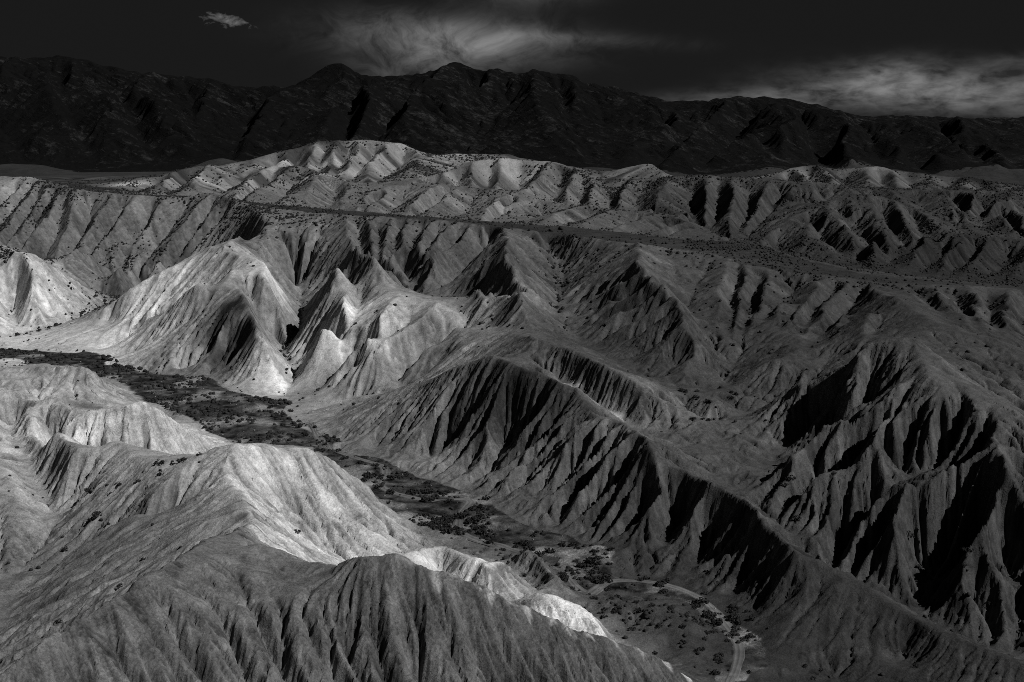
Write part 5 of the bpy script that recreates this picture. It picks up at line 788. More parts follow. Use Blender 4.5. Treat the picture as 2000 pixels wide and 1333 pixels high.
# whole land, coarse
g = Grid(-1440, 1440, 60, 2720, 32); X, Y = g.mesh()
solve(g, 20 + .03 * Y, 400, False)
for cell, its in ((16, 200), (8, 120)):
    g2 = Grid(-1440, 1440, 60, 2720, cell); X, Y = g2.mesh(); solve(g2, g.sample(X, Y), its, False); g = g2
land = g
# badlands
a = None
for cell, its in ((4, 90), (2, 60), (1, 45)):
    a2 = Grid(-570, 570, 80, 1000, cell); X, Y = a2.mesh()
    init = land.sample(X, Y) if a is None else a.sample(X, Y)
    solve(a2, init, its, True); a = a2
print('membrane', round(_time.time() - T0, 1))
X, Y = a.mesh()
def box(f, r):
    k = 2 * r + 1
    for ax in (0, 1):
        P = np.pad(f, [(r + 1, r) if q == ax else (0, 0) for q in (0, 1)], mode='edge'); S = np.cumsum(P, ax, dtype=np.float64)
        f = ((S[k:] - S[:-k]) if ax == 0 else (S[:, k:] - S[:, :-k])) / k
    return f
lowp = box(box(a.h, 14), 14)
a.h = a.h + .22 * (a.h - lowp) * np.clip((Y - 350) / 60, 0, 1) * np.clip((940 - Y) / 60, 0, 1) * np.clip((a.h - 4) / 8, 0, 1)
amp = np.clip(a.h / 14, .05, 1) * np.clip((1000 - Y) / 60, 0, 1)
BENCH = [p[:2] for p in RIDGES[BENCH_FRONT]] + [p[:2] for p in RIDGES[BENCH_FRONT + 1]][::-1]
bench_m = inside(BENCH, X, Y)
amp = np.where(bench_m, .2 * amp, amp)
soft = field(SOFT, X, Y)
a.h = a.h + amp * np.clip(.25 + .8 * soft, 0, 1.2) * (1.6 * fbm(X, Y, 30, 11, 3) + 1.3 * fbm(X, Y, 7, 21, 3))
floor_m = on_floor(X, Y)
er = np.where(bench_m, .08, soft) * np.where((Y < 500) & (np.abs(X) < 225), .5, 1) * (1 + .8 * fbm(X, Y, 40, 41, 2))
erode(a, .042, 18, er, base=floor_m, seed=2, talus=1.4, smooth=.05)
print('erosion a', round(_time.time() - T0, 1))
st = streaks(a, np.random.default_rng(3).random((a.ny, a.nx)).astype(np.float32), 14)
gx, gy = slope_of(a); sl = np.sqrt(gx * gx + gy * gy)
st2 = streaks(a, vnoise(X, Y, 3.2, 71), 22)
a.wash = np.clip((sl - .2) * 2, .1, 1) * (.6 * st + .5 * st2)
a.h = a.h + ((.8 * st + .6 * st2 - 1.1 * np.clip(st - .9, 0, 1.6) - 1.4 * np.clip(st2 - .9, 0, 1.5) - (.7 + .9 * soft) * incision(a, 12.0, 900.0)) * np.clip(sl - .12, 0, .9) * np.where(floor_m | bench_m, .1, 1)).astype(np.float32)
# far hills, plain and mountains
b = None
for cell, its in ((8, 80), (4, 60), (2, 40)):
    b2 = Grid(-1290, 1290, 930, 2640, cell); X, Y = b2.mesh()
    init = land.sample(X, Y) if b is None else b.sample(X, Y)
    solve(b2, init, its, True); b = b2
X, Y = b.mesh()
mt = np.clip((Y - 1450) / 150, 0, 1)
flat = np.clip((b.h - 62) / 12, .04, 1)
b.h = b.h + flat * ((3 + 10 * mt) * fbm(X, Y, 90, 31, 4) + (2.5 - 1 * mt) * fbm(X, Y, 30, 33, 2) + (1.5 + 3 * mt) * fbm(X, Y, 18, 35, 2)) * np.clip((Y - 930) / 40, 0, 1)
b.h = b.h + 16 * np.clip(fbm(X, Y, 110, 37, 4) + .1, 0, 1) * np.clip(1 - np.abs(Y - 1430) / 110, 0, 1)
erode(b, .06, 13, (.8 + .2 * mt) * np.where(b.h < 64, .3, 1), seed=5, talus=1.0, cap=9000.0)
st = streaks(b, vnoise(X, Y, 7, 73), 14)
gx, gy = slope_of(b); sl = np.sqrt(gx * gx + gy * gy)
b.wash = st
b.h = b.h + st * .7 * np.clip(sl - .1, 0, .8)
# bedrock strata and crags of the range
u_ = X * .8 + Y * .35 - b.h * .6
crag = np.abs(fbm(u_, Y * .5 + b.h * 1.6, 26, 81, 4)) * 2
b.h = (b.h + mt * (3.2 * (crag - .3) + 1.6 * fbm(X, Y, 9, 85, 2)) * np.clip((b.h - 60) / 30, .1, 1)).astype(np.float32)
print('erosion b', round(_time.time() - T0, 1))
# seam: the badlands sheet takes over the far sheet's height at its back edge
X, Y = a.mesh()
wgt = np.clip((Y - 945) / 40, 0, 1)
a.h = (a.h * (1 - wgt) + b.sample(X, Y) * wgt).astype(np.float32)
# near ground, finer
c = Grid(-230, 230, 135, 505, .5); X, Y = c.mesh()
c.h = a.sample(X, Y).astype(np.float32)
h0 = c.h.copy()
for _ in range(6):
    P = np.pad(c.h, 1, mode='edge'); c.h = .25 * c.h + .1875 * (P[:-2, 1:-1] + P[2:, 1:-1] + P[1:-1, :-2] + P[1:-1, 2:])
fm = on_floor(X, Y)
soft = field(SOFT, X, Y)
c.h = c.h + np.where(fm, .05, np.clip(.3 + .7 * soft, 0, 1.2)) * (.6 * fbm(X, Y, 7.5, 50, 2) + .45 * fbm(X, Y, 3.0, 51, 3) + .12 * fbm(X, Y, .9, 55, 1))
erode(c, .034, 14, soft, base=fm, seed=8, smooth=.05, talus=1.7)
st = streaks(c, np.random.default_rng(9).random((c.ny, c.nx)).astype(np.float32), 16)
gx, gy = slope_of(c); sl = np.sqrt(gx * gx + gy * gy)
st2 = streaks(c, vnoise(X, Y, 1.6, 72), 24)
c.wash = np.clip((sl - .2) * 2, .1, 1) * (.6 * st + .5 * st2)
c.h = c.h + (.46 * st + .34 * st2 - .62 * np.clip(st - .9, 0, 1.6) - .85 * np.clip(st2 - .8, 0, 1.5) - (.8 + .6 * soft) * incision(c, 4.0, 300.0) + ledges(X, Y, c.h, soft)) * np.clip(sl - .12, 0, 1) * np.where(fm, 0, 1)
edge = np.clip(np.minimum(np.minimum(X - c.x0, c.x1 - X), np.minimum(Y - c.y0, c.y1 - Y)) / 8 - .15, 0, 1)
c.h = (c.h * edge + h0 * (1 - edge)).astype(np.float32)
# the front crest, finest
d = Grid(-126, 111, 138, 262.2, .3); X, Y = d.mesh()
d.h = c.sample(X, Y).astype(np.float32); h0 = d.h.copy()
P = np.pad(d.h, 1, mode='edge'); d.h = .4 * d.h + .15 * (P[:-2, 1:-1] + P[2:, 1:-1] + P[1:-1, :-2] + P[1:-1, 2:])
d.h = d.h + .22 * fbm(X, Y, 2.0, 111, 3)
erode(d, .012, 10, None, seed=12, smooth=.04, talus=2.0)
st = streaks(d, np.random.default_rng(19).random((d.ny, d.nx)).astype(np.float32), 16)
gx, gy = slope_of(d); sl = np.sqrt(gx * gx + gy * gy)
d.wash = np.clip((sl - .2) * 2, .1, 1) * (.8 * st)
d.h = d.h + (.3 * st - .4 * np.clip(st - .9, 0, 1.6) - .34 * 1.5 * incision(d, 1.5, 80.0) + .16 * fbm(X, Y, .8, 115, 2)) * np.clip(sl - .1, 0, 1)
edge = np.clip(np.minimum(np.minimum(X - d.x0, d.x1 - X), np.minimum(Y - d.y0, d.y1 - Y)) / 6 - .1, 0, 1)
d.h = (d.h * edge + h0 * (1 - edge)).astype(np.float32)
print('erosion c', round(_time.time() - T0, 1))

def ground(x, y):
    x = np.asarray(x, float); y = np.asarray(y, float)
    za = a.sample(x, y); zb = b.sample(x, y); zc = c.sample(x, y)
    ind = (x > d.x0 + 1) & (x < d.x1 - 1) & (y > d.y0 + 1) & (y < d.y1 - 1)
    zc = np.where(ind, d.sample(x, y), zc)
    inc = (x > c.x0 + 1) & (x < c.x1 - 1) & (y > c.y0 + 1) & (y < c.y1 - 1)
    return np.where(inc, zc, np.where(y > 990, zb, za))

# ------------------------------------------------------------------ soil tone: pale clay on the left hills, shade and burn painted darker rightward
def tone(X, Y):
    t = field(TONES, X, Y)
    for x, y, rad, v in PATCHES:                      # local spots: dark cap and cliff rock, paler crests, darker lower right slope
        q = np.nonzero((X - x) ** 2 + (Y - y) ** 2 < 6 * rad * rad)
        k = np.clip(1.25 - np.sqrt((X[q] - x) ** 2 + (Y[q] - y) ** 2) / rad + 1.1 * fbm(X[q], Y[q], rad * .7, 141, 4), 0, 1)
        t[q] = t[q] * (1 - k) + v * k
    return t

# ------------------------------------------------------------------ materials
def total_(lst, M):
    r = lst[0]
    for q in lst[1:]: r = M.m('ADD', r, q)
    return r
def soil_material(name, scale_bump=1.0, contrast=1.0, bump=.35, speck=0.0, fixed=None, rough=.95):
    m = bpy.data.materials.new(name); m.use_nodes = True
    M = NT(m.node_tree)
    for n in list(M.n): M.n.remove(n)
    geo = M.node('ShaderNodeNewGeometry'); P = geo.outputs['Position']
    if fixed is None:
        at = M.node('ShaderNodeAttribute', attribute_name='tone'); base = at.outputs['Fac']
    else:
        base = fixed
    n1 = M.noise(P, .035 / scale_bump, 5, .6)
    n2 = M.noise(P, .32 / scale_bump, 5, .65)
    n3 = M.noise(P, 2.2 / scale_bump, 4, .7)
    n4 = M.noise(P, 7.0 / scale_bump, 3, .7)
    v = total_([M.remap(n1, .3, .7, .78, 1.22), M.mul(M.m('SUBTRACT', n2, .5), 1.3 * contrast), M.mul(M.m('SUBTRACT', n3, .5), 1.4 * contrast), M.mul(M.m('SUBTRACT', n4, .5), 1.1 * contrast)], M)
    col = M.mul(base, M.m('MAXIMUM', v, .2))
    if speck > 0:
        s = M.noise(P, .22 / scale_bump, 4, .7)
        col = M.mul(col, M.remap(s, .5, .62, 1.0, 1.0 - speck))
    cc = M.node('ShaderNodeCombineColor')
    for i in range(3): M.l.new(col, cc.inputs[i])
    hgt = total_([M.mul(n2, 1.1), M.mul(n3, .55), M.mul(n4, .16)], M)
    bp = M.node('ShaderNodeBump'); bp.inputs['Strength'].default_value = 1.0; bp.inputs['Distance'].default_value = bump * scale_bump
    M.l.new(hgt, bp.inputs['Height'])
    bs = M.node('ShaderNodeBsdfPrincipled'); bs.inputs['Roughness'].default_value = rough
    bs.inputs['Specular IOR Level'].default_value = .1
    M.l.new(cc.outputs[0], bs.inputs['Base Color']); M.l.new(bp.outputs[0], bs.inputs['Normal'])
    o = M.node('ShaderNodeOutputMaterial'); M.l.new(bs.outputs[0], o.inputs[0])
    return m
M_clay = soil_material('clay', 1.0, 1.25, .32)
M_hill = soil_material('grassy_clay', 2.0, 1.0, .5)
def range_material():
    """shrub-dark slopes with paler bedrock ribs that dip to the right"""
    m = bpy.data.materials.new('mountain_rock'); m.use_nodes = True
    M = NT(m.node_tree)
    for n in list(M.n): M.n.remove(n)
    P = M.node('ShaderNodeNewGeometry').outputs['Position']
    sp = M.node('ShaderNodeSeparateXYZ'); M.l.new(P, sp.inputs[0]); x, y, z = sp.outputs
    dip = M.m('ADD', z, M.mul(x, .42))
    S = M.vec(M.mul(x, .35), M.mul(y, .35), M.mul(dip, 1.5))
    rock = M.noise(S, .085, 8, .75, .6)
    big_ = M.noise(P, .006, 4, .6)
    scrub_ = M.noise(P, .17, 5, .75)
    rk = M.remap(M.m('ADD', rock, M.mul(M.m('SUBTRACT', big_, .5), .45)), .53, .66)
    rk = M.mul(rk, M.remap(scrub_, .42, .58, 1.0, .15))
    base = M.mul(M.remap(scrub_, .35, .65, 1.5, .45), .013)
    col = M.m('ADD', base, M.mul(rk, .15))
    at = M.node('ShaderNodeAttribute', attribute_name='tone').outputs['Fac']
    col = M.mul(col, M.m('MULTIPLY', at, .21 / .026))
    cc = M.node('ShaderNodeCombineColor')
    for i in range(3): M.l.new(col, cc.inputs[i])
    bp = M.node('ShaderNodeBump'); bp.inputs['Distance'].default_value = 9.0
    M.l.new(M.m('ADD', rock, M.mul(scrub_, .5)), bp.inputs['Height'])
    bs = M.node('ShaderNodeBsdfPrincipled'); bs.inputs['Roughness'].default_value = .95; bs.inputs['Specular IOR Level'].default_value = .1
    M.l.new(cc.outputs[0], bs.inputs['Base Color']); M.l.new(bp.outputs[0], bs.inputs['Normal'])
    o = M.node('ShaderNodeOutputMaterial'); M.l.new(bs.outputs[0], o.inputs[0])
    return m
M_mount = range_material()
M_floor = soil_material('canyon_gravel', 1.6, 1.7, .4, speck=.5)
M_plain = soil_material('plain_soil', 3.0, .8, .3)
M_track = soil_material('track_dust', .7, .6, .06)

# ------------------------------------------------------------------ sheets of ground
def make_sheet(name, g, quads, mat):
    """quads: (ny-1, nx-1) bool"""
    j, i = np.nonzero(quads)
    k = (j * g.nx + i).astype(np.int64)
    q = np.stack([k, k + 1, k + g.nx + 1, k + g.nx], 1)
    used, inv = np.unique(q.ravel(), return_inverse=True)
    X, Y = g.mesh()
    co = np.stack([X.ravel()[used], Y.ravel()[used], g.h.ravel()[used]], 1).astype(np.float32)
    me = bpy.data.meshes.new(name)
    me.vertices.add(len(used)); me.vertices.foreach_set('co', co.ravel())
    nq = len(q)
    me.loops.add(nq * 4); me.loops.foreach_set('vertex_index', inv.astype(np.int32).ravel())
    me.polygons.add(nq); me.polygons.foreach_set('loop_start', np.arange(0, nq * 4, 4, dtype=np.int32))
    me.polygons.foreach_set('use_smooth', np.ones(nq, bool))
    me.update(calc_edges=True)
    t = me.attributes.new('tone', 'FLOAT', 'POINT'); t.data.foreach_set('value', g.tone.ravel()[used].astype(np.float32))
    me.materials.append(mat)
    o = bpy.data.objects.new(name, me); C.objects.link(o); o['kind'] = 'structure'
    return o
def centre(g):
    X, Y = g.mesh(); return X[:-1, :-1] + g.cell / 2, Y[:-1, :-1] + g.cell / 2
AXIS = [p[:2] for p in VALLEYS[0]]
SOUTH = AXIS + [(200, 40), (-900, 40), (-900, AXIS[0][1])]
BACK = [p[:2] for p in RIDGES[BENCH_FRONT + 1]]
BEHIND = [(BACK[0][0] - 20, BACK[0][1])] + BACK + [(900, BACK[-1][1]), (900, 1200), (BACK[0][0] - 20, 1200)]
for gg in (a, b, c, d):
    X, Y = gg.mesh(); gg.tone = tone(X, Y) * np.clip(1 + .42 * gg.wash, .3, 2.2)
    if gg is not b:
        gg.tone = np.where(on_floor(X, Y), .04 + .16 * np.clip(3.2 * fbm(X, Y, 13, 77, 4) - .2, 0, 1) + .07 * fbm(X, Y, 3.5, 79, 3), gg.tone)
        gg.tone = np.where(inside(BENCH, X, Y), .032 + .012 * fbm(X, Y, 12, 78, 3), gg.tone)
X, Y = b.mesh()
mt = np.clip((Y - 1290 + 60 * fbm(X, Y, 120, 61, 3)) / 60, 0, 1)
b.tone = b.tone * (1 - mt) + (.026 + .012 * fbm(X, Y, 200, 62, 3)) * mt
Xc, Yc = centre(c); inc_c = np.abs(Xc) < .45 * Yc + 32
fl = on_floor(Xc, Yc); so_ = inside(SOUTH, Xc, Yc)
ind_c = (Xc > d.x0 + .55) & (Xc < d.x1 - .55) & (Yc > d.y0 + .55) & (Yc < d.y1 - .55)
make_sheet('foreground_hills', c, inc_c & ~fl & so_ & ~ind_c, M_clay)
Xd, Yd = centre(d)
make_sheet('foreground_ridge', d, np.abs(Xd) < .45 * Yd + 32, M_clay)
make_sheet('canyon_floor', c, inc_c & fl & ~ind_c, M_floor)
make_sheet('badlands', c, inc_c & ~fl & ~so_ & ~ind_c, M_clay)
Xc, Yc = centre(a); vis = np.abs(Xc) < .45 * Yc + 32
hole = (Xc > c.x0 + 1) & (Xc < c.x1 - 1) & (Yc > c.y0 + 1) & (Yc < c.y1 - 1)
# where the fine sheet was trimmed, keep the coarse one
hole &= np.abs(Xc) < .45 * Yc + 30
vis &= ~hole
fl = on_floor(Xc, Yc); so_ = inside(SOUTH, Xc, Yc); be = inside(BENCH, Xc, Yc); bk = inside(BEHIND, Xc, Yc)
make_sheet('hills_left_of_canyon', a, vis & ~fl & so_, M_clay)
make_sheet('canyon_floor_far', a, vis & fl, M_floor)
make_sheet('bench_terrace', a, vis & be & ~fl & ~so_, M_hill)
make_sheet('rolling_hills', a, vis & bk & ~be & ~fl & ~so_, M_hill)
make_sheet('badlands_far', a, vis & ~be & ~bk & ~fl & ~so_, M_clay)
Xc, Yc = centre(b); vis = (np.abs(Xc) < .445 * Yc + 40) & (Yc > 985)
mtn = Yc > 1440
pl = (Xc < -.28 * Yc + 20) & ~mtn
make_sheet('rolling_hills_far', b, vis & ~mtn & ~pl, M_hill)
make_sheet('desert_plain', b, vis & pl, M_plain)
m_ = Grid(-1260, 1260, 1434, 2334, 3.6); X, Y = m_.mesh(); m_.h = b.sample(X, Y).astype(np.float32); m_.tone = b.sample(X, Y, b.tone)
Xm, Ym = centre(m_)
make_sheet('mountain_range', m_, np.abs(Xm) < .445 * Ym + 40, M_mount)
# ground out to the horizon, behind the range
def backland():
    me = bpy.data.meshes.new('ground')
    me.from_pydata([(-15000, 2300, 40), (15000, 2300, 40), (15000, 15000, 40), (-15000, 15000, 40)], [], [(0, 1, 2, 3)])
    me.materials.append(soil_material('steppe', 10, .8, .3, fixed=.06))
    o = bpy.data.objects.new('ground', me); C.objects.link(o); o['kind'] = 'structure'
backland()

# ------------------------------------------------------------------ dirt track along the canyon floor
def smooth_path(pts, step):
    P = np.array(pts, float)
    for _ in range(3):
        Q = np.empty((2 * len(P) - 2, P.shape[1])); Q[0::2] = .75 * P[:-1] + .25 * P[1:]; Q[1::2] = .25 * P[:-1] + .75 * P[1:]; P = Q
    return dense([tuple(p) for p in P], step)
def dirt_track():
    P = smooth_path(TRACK, .8); T = np.gradient(P[:, :2], axis=0); T /= np.linalg.norm(T, axis=1)[:, None] + 1e-9
    Nn = np.stack([-T[:, 1], T[:, 0]], 1); m = 9; offs = np.linspace(-1, 1, m)
    s_ = np.arange(len(P)) * .8
    wd = 1.5 + .6 * vnoise(s_, s_ * 0, 9, 5) + .5 * vnoise(s_, s_ * 0, 2.5, 6)
    XY = P[:, None, :2] + Nn[:, None, :] * (offs[None, :, None] * wd[:, None, None])
    Z = ground(XY[..., 0], XY[..., 1])
    k = np.ones(9) / 9
    mid = np.convolve(np.pad(Z.mean(1), 4, mode='edge'), k, 'valid')
    Z = np.maximum(Z + .03, mid[:, None] * .6 + Z * .4 + .05) + .05 * np.cos(offs * 9.4)[None] - .07 * (np.abs(offs) > .95)
    V3 = np.concatenate([XY, Z[..., None]], 2).reshape(-1, 3)
    F = [(i * m + j, i * m + j + 1, (i + 1) * m + j + 1, (i + 1) * m + j) for i in range(len(P) - 1) for j in range(m - 1)]
    me = bpy.data.meshes.new('dirt_track'); me.from_pydata(V3.tolist(), [], F); me.materials.append(M_track)
    me.polygons.foreach_set('use_smooth', [True] * len(F))
    tn_ = .075 + .05 * (np.cos(offs * 9.4) < 0)[None] + .05 * vnoise(XY[..., 0], XY[..., 1], 1.6, 9)
    t = me.attributes.new('tone', 'FLOAT', 'POINT'); t.data.foreach_set('value', tn_.ravel().astype(np.float32))
    o = bpy.data.objects.new('dirt_track', me); C.objects.link(o); o['kind'] = 'structure'
    return P
TP = dirt_track()

# ------------------------------------------------------------------ bushes
def leaf_material(name, v):
    m = bpy.data.materials.new(name); m.use_nodes = True; M = NT(m.node_tree)
    for n in list(M.n): M.n.remove(n)
    geo = M.node('ShaderNodeNewGeometry')
    n1 = M.noise(geo.outputs['Position'], .5, 3, .6); n2 = M.noise(geo.outputs['Position'], 5, 2, .6)
    col = M.mul(M.remap(n1, .3, .7, .6, 1.5), M.remap(n2, .3, .7, .6, 1.4), v)
    cc = M.node('ShaderNodeCombineColor')
    for i in range(3): M.l.new(col, cc.inputs[i])
    bs = M.node('ShaderNodeBsdfPrincipled'); bs.inputs['Roughness'].default_value = .8; bs.inputs['Specular IOR Level'].default_value = .15
    M.l.new(cc.outputs[0], bs.inputs['Base Color'])
    o = M.node('ShaderNodeOutputMaterial'); M.l.new(bs.outputs[0], o.inputs[0])
    return m
M_leaf = leaf_material('bush_leaf', .018)
M_twig = leaf_material('bush_twig', .05)
def veg(X, Y): return field(VEG, X, Y)
rng = np.random.default_rng(77)
def scatter():
    out = []
    for y0, y1, n in ((150, 300, 16000), (300, 480, 30000), (480, 700, 60000), (700, 980, 110000), (980, 1300, 150000), (1300, 1310, 10)):
        y = rng.uniform(y0, y1, n); x = rng.uniform(-1, 1, n) * (.45 * y + 25)
        area = (y1 - y0) * 2 * (.45 * (y0 + y1) / 2 + 25)
        den = n / area
        fl = on_floor(x, y)
        v = veg(x, y)
        clump = np.clip(.55 + 2.2 * fbm(x, y, 34, 201, 3), 0, 2.2) * np.clip(.7 + 1.2 * fbm(x, y, 7, 205, 2), .1, 2)
        g = a if y1 <= 980 else b
        acc = g.sample(x, y, np.log(g.A) / math.log(10))
        v = v * clump * np.clip(.45 + .35 * (acc - .8), .3, 2.2)
        fl_d = np.where(y > 400, .40, .42) * np.clip(.35 + 3.2 * fbm(x, y, 13, 211, 3), .05, 2.6)
        v = np.where(fl, fl_d, v)
        e = 1.5; zx = (ground(x + e, y) - ground(x - e, y)) / (2 * e); zy = (ground(x, y + e) - ground(x, y - e)) / (2 * e)
        sl = np.sqrt(zx * zx + zy * zy)
        v = v * np.clip((1.35 - sl) / .5, 0, 1)
        dt = np.sqrt(((x[:, None] - TP[None, ::12, 0]) ** 2 + (y[:, None] - TP[None, ::12, 1]) ** 2).min(1)) if y0 < 700 else np.full(n, 99.)
        v = np.where(y > 1285, 0, v)
        v = np.where(dt < 2.6, 0, v); v = np.where(fl & (dt > 2.6) & (dt < 6.5), v * 2.0, v)
        v = v * np.where((y > 340) & ~fl, np.clip(.75 + 1.5 * zx, .3, 2.0), 1)
        keep = rng.random(n) < v / den
        size = (.45 + .65 * rng.random(n) ** 2) * np.where(y > 700, 1.3, 1) * np.where(y > 980, 1.2, 1)
        size = np.where(fl, .4 + 1.35 * rng.random(n) ** 2.8, size)
        size = np.where(fl & (dt < 6.5), size * 1.25, size) * np.where(fl & (y > 400), .62, .9)
        out.append(np.stack([x, y, size, fl], 1)[keep])
    for ln in BUSHLINES:                               # thickets and rows of bushes along the washes
        p = dense(ln, 1.9); n = len(p)
        x = p[:, 0] + rng.normal(0, 2.4, n); y = p[:, 1] + rng.normal(0, 2.4, n)
        dt = np.sqrt(((x[:, None] - TP[None, ::6, 0]) ** 2 + (y[:, None] - TP[None, ::6, 1]) ** 2).min(1))
        k = (dt > 2.4) & (rng.random(n) < .8) & (vnoise(x, y, 9, 221) > -.22)
        out.append(np.stack([x, y, .45 + 1.2 * rng.random(n) ** 1.8, np.ones(n)], 1)[k])
    return np.concatenate(out)
B = scatter()
bz = ground(B[:, 0], B[:, 1])
# which of them the camera sees, and how large
t_ = np.linspace(.25, .985, 70)
rx = B[:, 0][:, None] * t_; ry = B[:, 1][:, None] * t_; rz = H + (bz + B[:, 2] - H)[:, None] * t_
seen = np.ones(len(B), bool)
for k0 in range(0, len(B), 4000):
    sl_ = slice(k0, k0 + 4000)
    seen[sl_] = (ground(rx[sl_], ry[sl_]) < rz[sl_] + .1).all(1)
dist = np.sqrt(B[:, 0] ** 2 + B[:, 1] ** 2 + (H - bz) ** 2)
dep = B[:, 1] * math.cos(PITCH) + (H - bz) * math.sin(PITCH); up = B[:, 1] * math.sin(PITCH) - (H - bz) * math.cos(PITCH)
PU = 1000 + 2414.2 * B[:, 0] / dep; PV = 666.5 - 2414.2 * up / dep
inframe = (PU > 4) & (PU < 1996) & (PV > 4) & (PV < 1328)
score = np.where(seen & inframe, B[:, 2] / dist, 0)
big = np.argsort(-score)[:300]
print('bushes', len(B), [int(((B[:,1]>q)&(B[:,1]<=w_)).sum()) for q,w_ in ((0,300),(300,480),(480,700),(700,980),(980,1600))], 'seen', int((seen & inframe).sum()), round(_time.time() - T0, 1))

def clump_mesh(name, seed, leaves):
    """a bush: leaf sprays through a lumpy dome"""
    r = random.Random(seed); vs = []; fs = []
    lobes = [(0, 0, .45, .62)] + [(.62 * math.cos(t), .62 * math.sin(t), .28 + .2 * r.random(), .38 + .14 * r.random()) for t in [r.random() * 6.28 for _ in range(5)]]
    for _ in range(leaves):
        lx, ly, lz, lr = r.choice(lobes)
        while True:
            p = [r.uniform(-1, 1) for _ in range(3)]
            q = math.sqrt(sum(v * v for v in p))
            if .35 < q < 1: break
        c0 = [lx + lr * p[0], ly + lr * p[1], max(.04, lz + lr * .8 * p[2])]
        n_ = [v / q + r.uniform(-.6, .6) for v in p]
        nv = Vector(n_).normalized(); t1 = nv.orthogonal().normalized(); t2 = nv.cross(t1); ang = r.random() * 6.28
        e1 = t1 * math.cos(ang) + t2 * math.sin(ang); e2 = nv.cross(e1); s1 = r.uniform(.12, .24); s2 = s1 * r.uniform(.5, .9)
        b0 = len(vs); cv = Vector(c0)
        vs += [tuple(cv - e1 * s1), tuple(cv - e2 * s2 + nv * .04), tuple(cv + e1 * s1), tuple(cv + e2 * s2 + nv * .04)]
        fs.append((b0, b0 + 1, b0 + 2, b0 + 3))
    me = bpy.data.meshes.new(name); me.from_pydata(vs, [], fs); me.materials.append(M_leaf)
    return me
def stem_mesh(seed):
    r = random.Random(seed); vs = []; fs = []
    for _ in range(6):
        t = r.random() * 6.28; tip = (.5 * math.cos(t), .5 * math.sin(t), .35 + .3 * r.random())
        b0 = len(vs)
        for (cx, cy, cz, w_) in ((0, 0, -.15, .06), (tip[0] * .4, tip[1] * .4, .25, .04), (*tip, .012)):
            for k in range(3): vs.append((cx + w_ * math.cos(k * 2.094), cy + w_ * math.sin(k * 2.094), cz))
        for l in range(2):
            for k in range(3): fs.append((b0 + l * 3 + k, b0 + l * 3 + (k + 1) % 3, b0 + l * 3 + 3 + (k + 1) % 3, b0 + l * 3 + 3 + k))
    me = bpy.data.meshes.new('stem'); me.from_pydata(vs, [], fs); me.materials.append(M_twig)
    return me
FOL = [clump_mesh('foliage', 300 + i, 110) for i in range(6)]
STM = [stem_mesh(400 + i) for i in range(3)]
PL = PLACES
def place_of(u, v):
    best = min(PL, key=lambda p: ((u - p[0]) / p[2]) ** 2 + ((v - p[1]) / p[3]) ** 2)
    return best[4]
groups = {}
ORD = ['first', 'second', 'third', 'fourth', 'fifth', 'sixth', 'seventh', 'eighth', 'ninth', 'tenth']
for i in big: groups.setdefault(place_of(PU[i], PV[i]), []).append(i)
for where, mem in groups.items():
    mem.sort(key=lambda i: -score[i])
    label_of = {mem[0]: 'largest dark bush ' + where}
    med = np.median([score[i] for i in mem]); cells = {}
    vm = np.median([PV[i] for i in mem])
    for i in mem[1:]:
        size_word = 'larger' if score[i] >= med else 'small'
        near = ('nearer ' if PV[i] > vm else 'farther ') if len(mem) > 12 else ''
        cells.setdefault(near + size_word, []).append(i)
    for kind, lst in cells.items():
        lst.sort(key=lambda i: PU[i])
        for q, i in enumerate(lst):
            if len(lst) == 1: label_of[i] = 'the ' + kind + ' dark bush ' + where
            elif q == 0: label_of[i] = 'leftmost of the ' + kind + ' bushes ' + where
            elif q == len(lst) - 1: label_of[i] = 'rightmost of the ' + kind + ' bushes ' + where
            elif q < 10: label_of[i] = ORD[q] + ' from left of the ' + kind + ' bushes ' + where
            else: label_of[i] = ORD[min(9, len(lst) - 1 - q)] + ' from right of the ' + kind + ' bushes ' + where
    for rank, i in enumerate(mem):
        px = score[i] * 2414 * 2
        lab = label_of[i]
        f = FOL[int(i) % 6]; s_ = float(B[i, 2]); rz_ = rng.random() * 6.28
        hgt = s_ * rng.uniform(.8, 1.15)
        if px > 11:
            o = bpy.data.objects.new('bush', None); C.objects.link(o)
            q = bpy.data.objects.new('foliage', f); C.objects.link(q); q.parent = o
            q = bpy.data.objects.new('stem', STM[int(i) % 3]); C.objects.link(q); q.parent = o
        else:
            o = bpy.data.objects.new('bush', f); C.objects.link(o)
        o.location = (B[i, 0], B[i, 1], float(bz[i]) - .05 * s_); o.scale = (s_ * rng.uniform(.9, 1.15), s_, hgt); o.rotation_euler = (0, 0, rz_)
        o['label'] = lab; o['category'] = 'bush'; o['group'] = 'bushes ' + where

# every smaller bush on the slopes: one mass
def lump(seed):
    r = np.random.default_rng(seed); g = (1 + 5 ** .5) / 2
    v = np.array([(-1, g, 0), (1, g, 0), (-1, -g, 0), (1, -g, 0), (0, -1, g), (0, 1, g), (0, -1, -g), (0, 1, -g), (g, 0, -1), (g, 0, 1), (-g, 0, -1), (-g, 0, 1)], float)
    v /= np.linalg.norm(v[0]); v *= r.uniform(.7, 1.25, (12, 1)); v[:, 2] = v[:, 2] * .75 + .45
    f = np.array([(0, 11, 5), (0, 5, 1), (0, 1, 7), (0, 7, 10), (0, 10, 11), (1, 5, 9), (5, 11, 4), (11, 10, 2), (10, 7, 6), (7, 1, 8), (3, 9, 4), (3, 4, 2), (3, 2, 6), (3, 6, 8), (3, 8, 9), (4, 9, 5), (2, 4, 11), (6, 2, 10), (8, 6, 7), (9, 8, 1)])
    return v, f
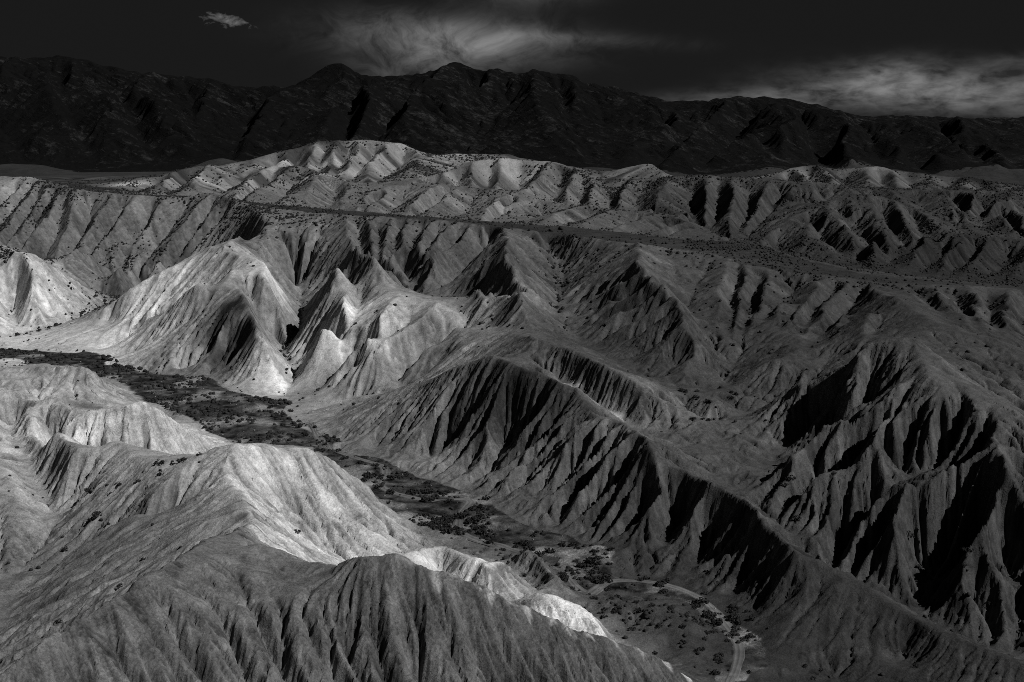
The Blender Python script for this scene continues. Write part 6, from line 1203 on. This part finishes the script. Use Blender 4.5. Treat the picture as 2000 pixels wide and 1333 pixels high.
def merged(name, items, protos, mat, label=None):
    VV = []; FF = []; off = 0
    for q, (pv, pf) in enumerate(protos):
        it = items[q::len(protos)]
        if not len(it): continue
        ca = np.cos(it[:, 4])[:, None]; sa = np.sin(it[:, 4])[:, None]
        x = pv[None, :, 0] * it[:, 3:4]; y = pv[None, :, 1] * it[:, 3:4] * it[:, 5:6]; z = pv[None, :, 2] * it[:, 3:4]
        P = np.stack([x * ca - y * sa + it[:, 0:1], x * sa + y * ca + it[:, 1:2], z + it[:, 2:3]], 2)
        VV.append(P.reshape(-1, 3)); FF.append((pf[None] + (off + np.arange(len(it)) * len(pv))[:, None, None]).reshape(-1, 3)); off += len(it) * len(pv)
    VV = np.concatenate(VV); FF = np.concatenate(FF)
    me = bpy.data.meshes.new(name); me.vertices.add(len(VV)); me.vertices.foreach_set('co', VV.astype(np.float32).ravel())
    me.loops.add(len(FF) * 3); me.loops.foreach_set('vertex_index', FF.astype(np.int32).ravel())
    me.polygons.add(len(FF)); me.polygons.foreach_set('loop_start', np.arange(0, len(FF) * 3, 3, dtype=np.int32)); me.update(calc_edges=True)
    me.materials.append(mat)
    o = bpy.data.objects.new(name, me); C.objects.link(o); o['kind'] = 'stuff'
    return o
rest = np.setdiff1d(np.arange(len(B)), big)
rest = rest[seen[rest] | (B[rest, 1] < 480) | (rng.random(len(rest)) < .35)]
it = np.stack([B[rest, 0], B[rest, 1], bz[rest] - .1, B[rest, 2], rng.random(len(rest)) * 6.28, rng.uniform(.7, 1.1, len(rest))], 1)
def small_lump(seed):
    r = np.random.default_rng(seed); v = np.array([(1, 0, .3), (0, 1, .3), (-1, 0, .3), (0, -1, .3), (.1, -.1, 1.1), (0, 0, -.3)], float) * r.uniform(.75, 1.2, (6, 1))
    return v, np.array([(0, 1, 4), (1, 2, 4), (2, 3, 4), (3, 0, 4), (1, 0, 5), (2, 1, 5), (3, 2, 5), (0, 3, 5)])
far_ = it[:, 1] > 700
o = merged('scrub', it[~far_], [lump(i) for i in range(7)], M_leaf)
o['label'] = 'small dark bushes dotted over the canyon slopes'; o['category'] = 'scrub'
o = merged('scrub', it[far_], [small_lump(i) for i in range(5)], M_leaf)
o['label'] = 'tiny dark bushes speckling the far rolling hills'; o['category'] = 'scrub'
# stones on the canyon floor
n = 2600; y = rng.uniform(245, 640, n); x = rng.uniform(-280, 90, n); k = on_floor(x, y); x = x[k]; y = y[k]
M_stone = soil_material('stone', .5, .8, .05, fixed=.2)
it = np.stack([x, y, ground(x, y) - .05, .10 + .35 * rng.random(len(x)) ** 4, rng.random(len(x)) * 6.28, rng.uniform(.6, 1, len(x))], 1)
o = merged('gravel', it, [lump(90 + i) for i in range(4)], M_stone)
o['label'] = 'pale loose stones lying on the canyon floor'; o['category'] = 'stones'
tri = sum(len(ob.data.loop_triangles) if False else sum(1 for _ in ()) for ob in []) 
print('sheets', round(_time.time() - T0, 1))
print('quads', sum(len(o.data.polygons) for o in C.objects if o.type == 'MESH'))
